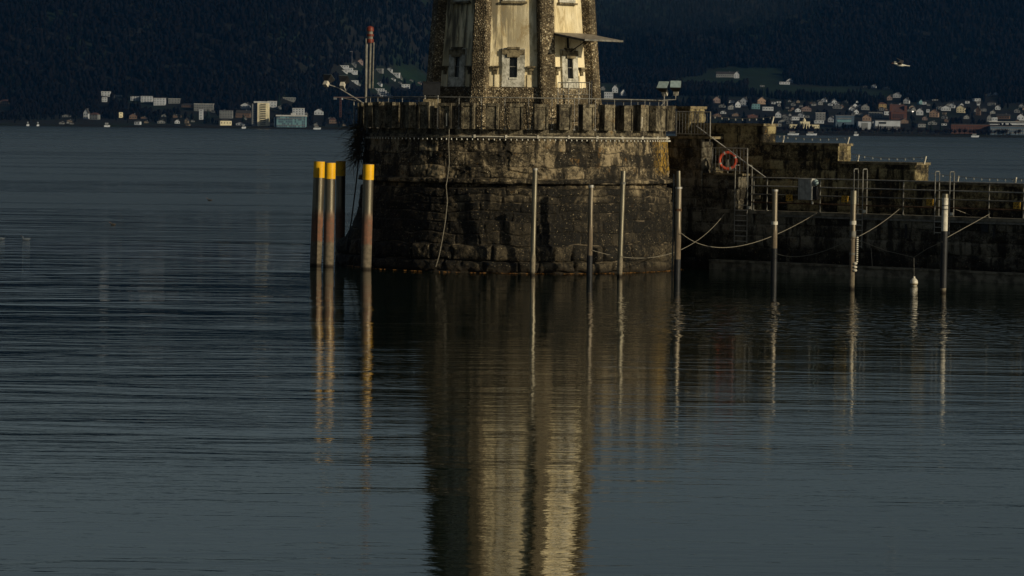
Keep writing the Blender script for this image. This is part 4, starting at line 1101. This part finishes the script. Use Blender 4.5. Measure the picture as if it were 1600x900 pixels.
def glass_office():
    p = terr_hit(453, 199); k = p.y / F; o = empty('office_block', p, 'blue-grey glass office block with a white flat roof on the left shore', 'office building')
    HOUSES.append((453, p.y, 50, 199, 20)); x = lambda px: (px - 453) * k; Ht = 17 * k
    g = MB(); g.box(x(432), x(477), 0, 24, -2, Ht); g.build('wall', HM['teal'], o, local=True)
    g = MB(); g.box(x(428), x(432), 2, 20, -2, Ht - 1); g.build('side_wing', HM['blue'], o, local=True)
    g = MB(); g.box(x(431), x(478), -1, 25, Ht + .02, Ht + 1.8); g.box(x(454), x(461), 3, 12, Ht + 1.8, Ht + 4.2); g.build('roof', HM['roof_white'], o, local=True)
    rs = random.Random(5); g0 = MB(); g0.box(-.9, .9, -.15, .05, -1.1, 1.1)
    f0 = None
    for r in range(5):
        for c in range(16):
            if rs.random() < .3: continue
            if f0 is None: f = f0 = g0.build('window', HM['blue'], o, local=True)
            else: f = f0.copy(); col.objects.link(f); f.parent = o
            f.location = (x(432) + (x(477) - x(432)) * (c + .5) / 16, 0, Ht * (r + .5) / 5)
    g = MB(); g.box(x(432), x(477), -.3, -.02, Ht * .17, Ht * .22); g.box(x(432), x(477), -.3, -.02, Ht * .77, Ht * .82); g.build('floor_band', HM['grey'], o, local=True)
glass_office()
# construction crane
p = terr_hit(532, 192); k = p.y / F; cr = empty('construction_crane', p, 'thin reddish tower crane on the far shore left of the twigs', 'crane')
zt = 39 * k
g = MB()
for sx, sy in ((-1, -1), (1, -1), (1, 1), (-1, 1)): g.tube((sx * 1.0, sy * 1.0, -1), (sx * 1.0, sy * 1.0, zt), .35, 4)
for i in range(10):
    z = zt * i / 10; g.tube((-1.0, -1.0, z), (1.0, -1.0, z + zt / 10), .22, 4)
g.build('mast', HM['brick'], cr, local=True)
g = MB(); g.box(-11 * k, 66 * k, -.6, .6, zt, zt + 1.3); g.build('jib', HM['brown'], cr, local=True)
g = MB(); g.box(-11 * k, -6 * k, -1, 1, zt - 2.5, zt - .01); g.build('counterweight', HM['grey'], cr, local=True)
g = MB(); g.box(1.1, 3, -1, 1, zt - 2.6, zt - .02); g.build('cab', HM['white'], cr, local=True)
# utility mast
p = terr_hit(550, 100); k = p.y / F; um = empty('antenna_mast', p, 'thin antenna mast among houses high on the slope behind the beacon', 'mast')
g = MB(); g.tube((0, 0, -1), (0, 0, 20 * k), .5, 5, .3); g.build('pole', HM['roof_grey'], um, local=True)
g = MB(); g.box(-4, 1, -.4, .4, 19 * k, 19 * k + .9); g.build('crossarm', HM['roof_grey'], um, local=True)
# slope behind the beacon mast
for i, (x, y, w, h) in enumerate(((535, 107, 19, 4), (541, 111, 20, 4.5), (548, 115, 20, 4.5), (538, 114, 10, 4))): H(x, y, w, h, 'white', 'x', 'white terraced row on the high slope, %s of the stepped rows' % ('topmost', 'second', 'third', 'lowest')[i], 'stepped white terrace rows', 'flat', 'white', 0, rows=1)
H(552, 104, 8, 6, 'grey', 'x', 'small house under the antenna mast', G2, 'gable', 'dark'); H(563, 100, 9, 7, 'pink', 'x', 'pinkish house with a red roof right of the antenna mast', G2, 'gable', 'red')
H(553, 131, 13, 5, 'white', 'x', 'white long house left of the beacon mast foot', G2, 'flat', 'white', 0); H(559, 134, 9, 4, 'grey', 'x', 'grey low house just below the white long house', G2, 'gable', 'dark')
for x, y, w, h, c_, l in ((590, 113, 14, 5, 'grey', 'grey long house right of the beacon lamp'), (608, 112, 8, 6, 'white', 'small white gabled house on the high slope right of the beacon'), (617, 120, 13, 6, 'white', 'bright white flat house in the middle of the beacon slope'),
        (613, 126, 8, 4, 'white', 'low white hut under the bright white flat house'), (625, 124, 7, 5, 'grey', 'small grey house right of the bright white flat house'), (634, 139, 13, 7, 'white', 'white double house close to the tower shaft on the left'),
        (624, 132, 6, 4, 'grey', 'tiny grey house above the white double house'), (592, 134, 7, 6, 'white', 'little white house with dark windows beside the beacon tubes'), (642, 128, 6, 4, 'grey', 'faint grey house nearest the shaft on the slope'), (655, 132, 7, 4, 'pink', 'faint pinkish house touching the shaft edge')):
    H(x, y, w, h, c_, 'x', l, G2, 'gable' if w < 12 else 'flat', 'dark' if w < 12 else 'white')
for i in range(5): H(590 + i * 3.4, 142 + i * 2.6, 20, 3.6, 'white', 'x', 'white terrace flats right of the beacon tubes, %s of the five steps' % ('topmost', 'second', 'middle', 'fourth', 'lowest')[i], 'white hillside terrace flats', 'flat', 'grey', 0, rows=1)
# right of the tower
H(951, 154, 14, 10, 'white', 'x', 'white apartment house just right of the lighthouse shaft', G3, 'flat', 'white', 0)
H(961, 145, 9, 12, 'white', 'x', 'tall white house above the apartment house right of the shaft', G3, 'gable', 'dark'); H(974, 150, 8, 10, 'white', 'x', 'small white gabled house third from the shaft', G3, 'gable', 'grey'); H(942, 141, 7, 6, 'grey', 'x', 'faint grey house partly hidden by the shaft', G3, 'gable', 'dark')
H(1134, 121, 30, 9, 'grey', 'x', 'long dark-roofed barn on the green slope', G4, 'gable', 'dark', 0, depth=14); H(1151, 122, 8, 10, 'white', 'x', 'white gabled farmhouse at the right end of the long barn', G4, 'gable', 'grey', 0)
H(1226, 132, 16, 4, 'white', 'x', 'low white shed on the green slope', G4, 'flat', 'white', 0); H(1234, 130, 10, 7, 'white', 'x', 'white farmhouse above the low white shed', G4, 'gable', 'dark')
H(1191, 136, 7, 2.5, 'grey', 'x', 'tiny pale shed above the pointed conifer', G4, 'flat', 'white', 0)
L = [
(1120, 161, 11, 10, 'pink', 'gable', 'dark', 'pinkish gabled house at the left end of the right-hand town'), (1143, 161, 9, 5, 'white', 'hip', 'dark', 'low white house right of the pinkish gabled one'),
(1162, 166, 13, 14, 'white', 'gable', 'dark', 'large white gabled house with a dark timber front'), (1153, 168, 9, 10, 'white', 'gable', 'dark', 'white gable wing left of the large white gabled house'),
(1190, 163, 13, 11, 'salmon', 'gable', 'dark', 'tan house with a pointed gable under the dark conifer'), (1181, 171, 13, 9, 'teal', 'flat', 'dark', 'small teal house below the tan gabled one'),
(1200, 173, 17, 6, 'white', 'flat', 'white', 'long white bungalow in the middle of the town'), (1143, 171, 12, 7, 'grey', 'gable', 'dark', 'grey house below the white gable wing'),
(1247, 175, 9, 6, 'white', 'gable', 'dark', 'white cottage left of the pink double house'), (1260, 174, 15, 8, 'pink', 'gable', 'red', 'pink double house with a red roof'),
(1216, 184, 9, 10, 'white', 'gable', 'dark', 'narrow white gabled house right above the highest wall end'), (1229, 188, 12, 8, 'grey', 'gable', 'dark', 'grey house between two white gabled ones'),
(1243, 188, 12, 8, 'white', 'hip', 'dark', 'white villa above the cream palace'), (1251, 184, 9, 8, 'white', 'gable', 'dark', 'white gable behind the villa above the palace'),
(1282, 188, 15, 12, 'grey', 'flat', 'white', 'grey framed block with white balconies'), (1298, 191, 9, 9, 'white', 'gable', 'dark', 'bright white gabled house left of the blue-grey hall'),
(1280, 193, 15, 5, 'white', 'flat', 'white', 'long white low block under the grey framed one'), (1308, 170, 14, 6, 'grey', 'gable', 'dark', 'grey house high above the blue-grey hall'), (1297, 165, 7, 4, 'white', 'gable', 'dark', 'tiny white house left of the high grey house'),
(1320, 161, 9, 4, 'grey', 'gable', 'dark', 'faint grey house at the wood edge above the hall'), (1365, 138, 8, 6, 'white', 'gable', 'dark', 'white house at the right end of the green meadow'), (1351, 137, 5, 3, 'grey', 'gable', 'dark', 'tiny grey hut left of the meadow end house'),
(1384, 140, 10, 4, 'grey', 'gable', 'dark', 'pale low house right of the meadow end house'), (1401, 153, 12, 8, 'white', 'gable', 'grey', 'white gabled house above the red brick church'), (1390, 157, 8, 8, 'pink', 'gable', 'dark', 'brownish gable left of the white house above the church'),
(1416, 162, 9, 9, 'white', 'gable', 'dark', 'white steep gabled house right above the church roof'), (1379, 170, 13, 10, 'ochre', 'hip', 'red', 'ochre yellow villa left of the red brick church'), (1352, 172, 13, 9, 'grey', 'gable', 'dark', 'grey-white house left of the ochre villa'),
(1343, 168, 6, 5, 'white', 'gable', 'dark', 'tiny white house left of the grey-white one'), (1386, 180, 9, 6, 'white', 'flat', 'white', 'white box with shutters touching the church'), (1368, 184, 22, 9, 'grey', 'flat', 'grey', 'long grey building behind the white exhibition hall'),
(1354, 189, 13, 10, 'salmon', 'gable', 'red', 'salmon gabled house above the white shed'), (1437, 180, 11, 11, 'white', 'gable', 'red', 'white gabled house right of the church'), (1450, 176, 5, 7, 'white', 'hip', 'dark', 'tiny white house beside the tan red-roofed house'),
(1459, 183, 14, 12, 'salmon', 'gable', 'red', 'tan house with a red roof in the middle right of the town'), (1425, 171, 10, 6, 'tan', 'gable', 'dark', 'small tan house behind the bright lamp'), (1439, 163, 7, 7, 'teal', 'gable', 'dark', 'small teal house at the wood edge'),
(1461, 158, 9, 2.5, 'grey', 'flat', 'white', 'thin pale bungalow at the wood edge'), (1478, 173, 15, 8, 'white', 'gable', 'dark', 'white double house with dark roof right of the teal house'), (1470, 171, 8, 5, 'grey', 'gable', 'dark', 'grey annex left of the white double house'),
(1487, 169, 9, 8, 'white', 'gable', 'dark', 'small white gabled house between double house and cream one'), (1501, 176, 13, 12, 'cream', 'gable', 'dark', 'cream house with a steep white gable at the right'), (1526, 158, 12, 4, 'white', 'flat', 'white', 'white flat house alone in the wood at the right'),
(1529, 162, 7, 4, 'grey', 'gable', 'dark', 'grey hut right under the lone white flat house'), (1545, 150, 9, 4, 'grey', 'gable', 'dark', 'faint grey house high at the right'), (1556, 149, 8, 5, 'white', 'gable', 'dark', 'white house highest at the right end of the town'),
(1549, 165, 12, 6, 'grey', 'hip', 'dark', 'grey hipped house below the highest white one'), (1528, 180, 7, 14, 'brown', 'gable', 'dark', 'tall narrow brown house in the right wood'), (1551, 178, 9, 5, 'grey', 'gable', 'dark', 'grey low house right of the tall narrow brown house'),
(1546, 190, 8, 11, 'grey', 'gable', 'dark', 'grey gabled house above the long red brick hall'), (1554, 190, 9, 7, 'white', 'flat', 'dark', 'white cube right of the grey gabled house above the brick hall'), (1567, 186, 20, 8, 'brown', 'gable', 'dark', 'dark long house near the right edge'),
(1595, 188, 11, 10, 'white', 'gable', 'red', 'white gabled house at the right edge of the photo'), (1475, 186, 8, 6, 'grey', 'gable', 'dark', 'grey cottage under the white double house'), (1475, 196, 9, 3, 'white', 'flat', 'white', 'bright white canopy near the shore trees'),
(1457, 195, 14, 6, 'grey', 'gable', 'dark', 'pale grey house behind the shore trees'), (1413, 193, 14, 7, 'brown', 'gable', 'dark', 'brown house right of the white exhibition hall'), (1441, 199, 14, 7, 'grey', 'hip', 'dark', 'grey shore villa behind dark trees'),
(1223, 193, 14, 6, 'grey', 'gable', 'dark', 'pale grey house left of the cream palace'), (1216, 199, 10, 6, 'grey', 'flat', 'grey', 'grey box house left of the cream palace near the water'), (1128, 168, 10, 5, 'grey', 'gable', 'dark', 'faint grey house under the pinkish gabled one'), (1130, 178, 9, 5, 'white', 'gable', 'dark', 'small white house above the upper light string'),
(1271, 165, 7, 5, 'grey', 'gable', 'dark', 'faint grey house above the pink double house'), (1338, 178, 8, 7, 'white', 'gable', 'dark', 'small white gable right of the blue-grey hall'), (1345, 182, 7, 6, 'grey', 'hip', 'dark', 'small grey hipped house left of the salmon gable'),
(1406, 168, 7, 6, 'white', 'gable', 'grey', 'white dormer house rising behind the church roof'), (1445, 188, 8, 6, 'pink', 'gable', 'dark', 'pink cottage right of the church below the white gabled house'), (1589, 176, 9, 6, 'grey', 'gable', 'dark', 'grey house above the one at the right edge'),
(1121, 183, 12, 5, 'brown', 'gable', 'red', 'brown house low behind the upper light string'), (1150, 182, 14, 5, 'brown', 'gable', 'dark', 'dark brown house low behind the upper light string, right one'), (1176, 184, 16, 5, 'brick', 'gable', 'red', 'reddish low house behind the middle of the upper light string'),
(1510, 186, 9, 6, 'grey', 'gable', 'dark', 'grey cottage between cream house and brick hall'), (1330, 172, 7, 5, 'white', 'gable', 'dark', 'tiny white house above the blue-grey hall right end')]
for x, y, w, h, c_, kd, rf, lab in L: H(x, y, w, h, c_, 'x', lab, G3, kd, rf, 0 if kd == 'flat' else None)
rx = random.Random(44)
for i in range(64):
    x = rx.uniform(1205, 1600); y = 152 + (x - 1205) * .012 + abs(rx.gauss(0, 1)) * 17 + 6
    if y > 203: continue
    c_ = rx.choice(['grey', 'white', 'grey', 'grey', 'brown', 'white', 'tan']); sz = rx.uniform(4.5, 8.5)
    H(x, y, sz, sz * rx.uniform(.55, .85), c_, 'x', 'tiny half-hidden pale or brown house among the trees of the right-hand town', 'tiny houses scattered through the right-hand town', rx.choice(['gable', 'gable', 'hip']), 'dark')
for i in range(26):
    x = rx.uniform(90, 560); y = 196.5 - rx.uniform(0, 1) ** 2 * 22 + (x - 300) * .01
    H(x, y, rx.uniform(4, 8), rx.uniform(3, 4.5), rx.choice(['grey', 'brown', 'grey', 'tan']), 'x', 'tiny dim house among trees of the left shore', 'tiny houses scattered along the left shore', 'gable', 'dark', windows=False)
# larger public buildings
def big(px, py, name, label, cat, builder):
    p = terr_hit(px, py); k = p.y / F; o = empty(name, p, label, cat); builder(o, k); return o
def bx(o, nm, k, x0, x1, y0, y1, z0, z1, mat): g = MB(); g.box(x0 * k, x1 * k, y0, y1, z0 * k, z1 * k); return g.build(nm, HM[mat], o, local=True)
def palace(o, k):
    w = bx(o, 'wall', k, -23, 23, 0, 16, -2, 6.5, 'cream'); bx(o, 'central_block', k, -7, 8, -2, 18, -2, 11, 'cream')
    g = MB(); g.lathe([(2.6 * k, 11 * k), (2.6 * k, 13.5 * k), (1.5 * k, 15 * k), (.2, 17 * k)], 10, (0, 6, 0)); g.build('cupola', HM['cream'], o, local=True)
    bx(o, 'roof', k, -23.4, -7.1, -.5, 16.5, 6.52, 7.4, 'roof_dark'); bx(o, 'roof', k, 8.1, 23.4, -.5, 16.5, 6.52, 7.4, 'roof_dark')
    for i in range(14):
        x = -21.5 + i * 3.3
        if not -8 < x < 9: bx(w, 'window', k, x - .5, x + .5, -.15, .1, 2.2, 4.8, 'pane')
    for i in range(4): bx(o, 'window', k, -5 + i * 3.3, -4 + i * 3.3, -2.15, -1.9, 3, 8, 'pane')
big(1257, 201, 'palace', 'long cream palace with a central cupola by the right shore', 'palace', palace); HOUSES.append((1257, 4020, 48, 201, 16))
def bluehall(o, k):
    bx(o, 'wall', k, -14.5, 14.5, 0, 24, -2, 19, 'blue'); bx(o, 'roof', k, -15, 15, -.4, 24.5, 19.02, 19.9, 'roof_grey')
    bx(o, 'window_band', k, -12, 10, -.3, .1, 9, 12.5, 'teal'); bx(o, 'window_band', k, -12, 10, -.3, .1, 14, 15.2, 'grey')
big(1320, 200, 'concert_hall', 'blue-grey boxy hall with a pale window band on the right shore', 'hall', bluehall); HOUSES.append((1320, 4020, 32, 200, 20))
def whitehall(o, k):
    bx(o, 'wall', k, -19.5, 19.5, 0, 22, -2, 14, 'white'); bx(o, 'roof', k, -20, 20, -.5, 22.5, 14.02, 14.9, 'roof_grey')
    bx(o, 'wide_window', k, -14, -2.5, -.25, .1, 9.2, 12.2, 'pane')
    for i in range(12): bx(o, 'column', k, -17.5 + i * 3.1, -17 + i * 3.1, -1.2, -.7, -2, 6, 'grey')
    bx(o, 'ground_floor', k, -19, 19, -.3, -.05, -1.5, 5.5, 'roof_grey')
big(1387, 203, 'exhibition_hall', 'white flat exhibition hall with one long black window by the shore', 'hall', whitehall); HOUSES.append((1387, 4020, 42, 203, 15))
def shed(o, k):
    bx(o, 'wall', k, -10, 10, 0, 20, -2, 13, 'white'); bx(o, 'roof', k, -10.4, 10.4, -.5, 20.5, 13.02, 14, 'roof_dark'); bx(o, 'gate', k, -5, 5, -.3, .1, -1, 11, 'grey')
big(1351, 203, 'boat_shed', 'white shed with a broad grey gate left of the exhibition hall', 'shed', shed); HOUSES.append((1351, 4020, 22, 203, 14))
def church(o, k):
    bx(o, 'wall', k, -10, 14, 0, 24, -2, 12, 'brick')
    g = MB(); g.add([(-10 * k, -.5, 12 * k), (14 * k, -.5, 12 * k), (14 * k, 24.5, 12 * k), (-10 * k, 24.5, 12 * k), (-8 * k, 12, 24 * k), (12 * k, 12, 24 * k)], [(0, 1, 5, 4), (2, 3, 4, 5), (0, 4, 3), (1, 2, 5), (3, 2, 1, 0)]); g.build('roof', HM['roof_red'], o, local=True)
    bx(o, 'tower', k, -12, -8, 1, 8, -2, 24, 'brick'); bx(o, 'tower', k, 11, 15, 1, 8, -2, 22, 'brick')
    for i in range(6): bx(o, 'window', k, -7 + i * 3, -5.6 + i * 3, -.25, .1, 2, 9, 'pane')
big(1402, 187, 'church', 'large red brick church with twin corner towers above the shore', 'church', church); HOUSES.append((1403, 4250, 28, 187, 26))
def brickhall(o, k):
    bx(o, 'wall', k, -30, 30, 0, 18, -2, 14, 'brick'); bx(o, 'roof', k, -30.5, 30.5, -.6, 18.6, 14.02, 15.2, 'roof_dark')
    for r in range(3):
        for i in range(18): bx(o, 'window', k, -28.5 + i * 3.3, -27.2 + i * 3.3, -.2, .1, 1.5 + r * 4, 3.8 + r * 4, 'pane')
big(1516, 209, 'brick_warehouse', 'long red brick warehouse with rows of windows on the right shore', 'warehouse', brickhall); HOUSES.append((1516, 4020, 62, 209, 15))
def bluewh(o, k):
    bx(o, 'wall', k, -27, 40, 0, 18, -2, 13, 'blue'); bx(o, 'roof', k, -27.5, 40.5, -.6, 18.6, 13.02, 14, 'roof_grey')
    for r in range(2):
        for i in range(20): bx(o, 'window', k, -25.5 + i * 3.3, -23.6 + i * 3.3, -.2, .1, 2 + r * 5, 5 + r * 5, 'grey')
big(1574, 211, 'harbour_building', 'dark blue long building cut by the right edge of the photo', 'office building', bluewh); HOUSES.append((1574, 4020, 56, 211, 14))
def decks(o, k):
    bx(o, 'wall', k, -22, 40, 24, 36, -2, 3, 'white'); bx(o, 'upper_storey', k, -4, 34, 26, 34, 3.1, 6, 'white'); bx(o, 'roof', k, -23, 41, 23, 37, 6.1, 7, 'roof_white')
big(1572, 197, 'station_hall', 'long white layered roof behind the dark blue shore building', 'hall', decks)
# boats and shore strip
def boat(px, py, L_, label):
    p = terr_hit(px, py); p = Vector((p.x, SH - 22, 0)); o = empty('moored_boat', p, label, 'boat', 'boats along the far shore')
    g = MB(); g.add([(-L_ / 2, -2, -.3), (L_ / 2, -1.2, -.3), (L_ / 2, 1.2, -.3), (-L_ / 2, 2, -.3), (-L_ / 2, -2.4, 2), (L_ / 2 * 1.15, 0, 2.4), (-L_ / 2, 2.4, 2)], [(0, 1, 5, 4), (1, 2, 5), (2, 3, 6, 5), (4, 5, 6), (0, 4, 6, 3), (3, 2, 1, 0)]); g.build('hull', HM['white'], o, local=True)
    g = MB(); g.box(-L_ * .35, L_ * .2, -1.4, 1.4, 2.02, 4.6); g.build('cabin', HM['grey'], o, local=True)
    g = MB(); g.box(-L_ * .36, L_ * .22, -1.6, 1.6, 4.62, 5.2); g.build('cabin_roof', HM['roof_red'] if L_ > 8 else HM['white'], o, local=True)
boat(500, 198, 9, 'white boat with a red cabin roof moored right of the glass office block'); boat(59, 192, 3, 'tiny white boat far left on the far shore'); boat(75, 192, 2.6, 'tiny white boat right of another near the far left'); boat(181, 193, 7, 'white boat moored left of the tiny boathouse'); boat(1234, 207, 14, 'long white boat moored before the cream palace'); boat(1262, 207, 13, 'second long white boat right of the one before the palace'); boat(387, 197, 5, 'small white boat before the tower block'); boat(1331, 208, 6, 'small white boat before the blue-grey hall'); boat(1517, 212, 10, 'white boat before the red brick warehouse')
# ground under the birds: lamp on the shore
p = terr_hit(1426, 180); o = empty('street_lamp', p, 'single lit white lamp right of the red brick church', 'street lamp'); g = MB(); g.tube((0, 0, -1), (0, 0, 4), .25, 5); g.build('pole', HM['grey'], o, local=True)
lmn = bpy.data.materials.new('lamp_glow'); lmn.use_nodes = True; lmn.node_tree.nodes['Principled BSDF'].inputs['Emission Color'].default_value = (1, .9, .75, 1); lmn.node_tree.nodes['Principled BSDF'].inputs['Emission Strength'].default_value = 1.6
g = MB(); g.lathe([(.1, 4), (1.2, 4.8), (1.2, 5.6), (.1, 6.2)], 8); g.build('lamp_head', lmn, o, local=True)

# ------------------------------------------------------------------ woods
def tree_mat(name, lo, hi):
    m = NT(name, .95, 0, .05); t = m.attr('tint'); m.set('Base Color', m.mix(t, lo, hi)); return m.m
def make_forest(name, n_try, seed, kind, mat, label, xr=3.0):
    rs = np.random.RandomState(seed)
    Y = np.sqrt(rs.uniform(4040 ** 2, 7400 ** 2, n_try)); px = rs.uniform(-260, 1860, n_try)
    X = (px - 800) / F * Y; Z = terr(X, Y)
    sx, sy = project_np(X, Y, Z)
    s = Y - SH
    town_r = sst(-250, -60, X); edge = 380 + sst(-420, 60, X) * 700
    dens = np.where(s < edge, .55, 1.0)
    mead = meadow_mask(X, Y)
    clump = fbm(X / 90, Y / 140, 0, 3, 3); ct = fbm(X / 220, Y / 320, 0, 23, 3)
    dens = np.where(s < edge, dens * sst(.36, .6, clump) * 1.3, dens) * (1 - mead)
    dens = dens * (sst(.62, .42, ct) if kind == 'cone' else sst(.40, .58, ct) * .9 + .18)
    dens = np.where(sy < -60, dens * .35, dens)
    keep = rs.rand(n_try) < dens
    for hx, hy, w, py, h in HOUSES:            # leave the house fronts open
        kk = (np.abs(sx - hx) < w * .5 + 2.5) & (Y < hy + 28) & (sy - 12 < py + 3) & (sy > py - h * .8) 
        keep &= ~kk
    X, Y, Z, s = X[keep], Y[keep], Z[keep], s[keep]; n = len(X)
    hgt = rs.uniform(8, 16, n) * np.where(s < 420, .62, 1.0); tint = np.clip(fbm(X / 60, Y / 60, 0, 8, 2) * .9 + rs.rand(n) * .55 - .25, 0, 1)
    if kind == 'cone':
        nb = 5; rings = [(.02, .34), (.42, .22), (.45, .27), (.97, .0)]
    else:
        nb = 5; rings = [(.0, .05), (.25, .24), (.62, .36), (.95, .12)]
    m = len(rings); V = np.zeros((n, m * nb, 3)); 
    for j, (zf, rf) in enumerate(rings):
        for i in range(nb):
            a = 2 * np.pi * i / nb + rs.rand(n) * .9; rr = rf * hgt * (.55 if kind == 'cone' else .72) * rs.uniform(.6, 1.35, n)
            V[:, j * nb + i, 0] = X + np.cos(a) * rr; V[:, j * nb + i, 1] = Y + np.sin(a) * rr; V[:, j * nb + i, 2] = Z + zf * hgt + rs.uniform(-.05, .05, n) * hgt
    base = np.arange(n)[:, None] * (m * nb); fl = []
    for j in range(m - 1):
        for i in range(nb): fl.append([j * nb + i, j * nb + (i + 1) % nb, (j + 1) * nb + (i + 1) % nb, (j + 1) * nb + i])
    Fq = (base[:, None, :] + np.array(fl)[None]).reshape(-1, 4)
    me = np_mesh(name, V.reshape(-1, 3), Fq, {'tint': np.repeat(tint, m * nb)}, smooth=True)
    print(name, n)
    return tag(link_mesh(name, me, mat), label, None, None, 'stuff')
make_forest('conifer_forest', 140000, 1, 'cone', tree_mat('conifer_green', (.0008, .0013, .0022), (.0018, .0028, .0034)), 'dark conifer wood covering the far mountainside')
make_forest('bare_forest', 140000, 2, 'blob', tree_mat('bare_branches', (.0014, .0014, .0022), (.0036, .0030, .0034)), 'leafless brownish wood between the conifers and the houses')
# pointed conifer above the tan house, a tree of its own
def conifer(px, py, h, w, label):
    p = terr_hit(px, py); k = p.y / F; o = empty('conifer_tree', p, label, 'tree'); g = MB(); g.tube((0, 0, -1), (0, 0, h * k * .5), .6, 5, .3); g.build('trunk', M['twig'], o, local=True)
    g = MB(); rs = random.Random(px)
    for i in range(9):
        t = i / 9; g.lathe([(w * k * .5 * (1 - t) * rs.uniform(.8, 1.15), h * k * (.08 + .9 * t)), (.12, h * k * (.08 + .9 * t) + h * k * .17)], 8, (rs.uniform(-.3, .3), rs.uniform(-.3, .3), 0))
    g.build('crown', HM['roof_dark'] if False else M['conifer'], o, local=True)
M['conifer'] = tree_mat('lone_conifer', (.008, .014, .012), (.008, .014, .012))
conifer(1195, 154, 19, 5, 'dark pointed conifer above the tan gabled house'); conifer(325, 190, 20, 12, 'broad dark conifer before the grey apartment block'); conifer(380, 192, 14, 10, 'dark conifer left of the tower block'); conifer(436, 168, 22, 9, 'tall dark conifer behind the glass office block')
for i, x in enumerate((1448, 1455, 1470)): conifer(x, 205, 17, 6, 'dark conifer by the right shore, %s of three' % ('leftmost', 'middle', 'rightmost')[i])
# row of trees on the right shore
def shore_tree(px, py, h):
    p = terr_hit(px, py); k = p.y / F; rs = random.Random(px * 7)
    o = empty('shore_tree', p, 'leafless dark tree in the row along the right shore', 'tree', 'leafless trees along the right shore')
    g = MB(); g.tube((0, 0, -1), (0, 0, h * k * .5), .5, 5, .3); g.build('trunk', M['twig'], o, local=True)
    g = MB()
    for i in range(46):
        a = rs.uniform(0, 6.28); b = rs.uniform(.15, 1.3); L_ = h * k * rs.uniform(.3, .62)
        d = Vector((math.cos(a) * math.cos(b), math.sin(a) * math.cos(b), math.sin(b))); s_ = Vector((0, 0, h * k * rs.uniform(.25, .5)))
        g.path([s_, s_ + d * L_ * .5 + Vector((rs.uniform(-.5, .5), 0, .4)), s_ + d * L_], [.32, .24, .1], 3)
    g.build('crown', M['shorebark'], o, local=True)
M['shorebark'] = tree_mat('shore_tree_bark', (.020, .013, .013), (.020, .013, .013))
rs_ = random.Random(12)
for i in range(58): shore_tree(1212 + i * 6.7 + rs_.uniform(-2, 2), 207 + i * .08 + rs_.uniform(-1, 1), rs_.uniform(8, 13))
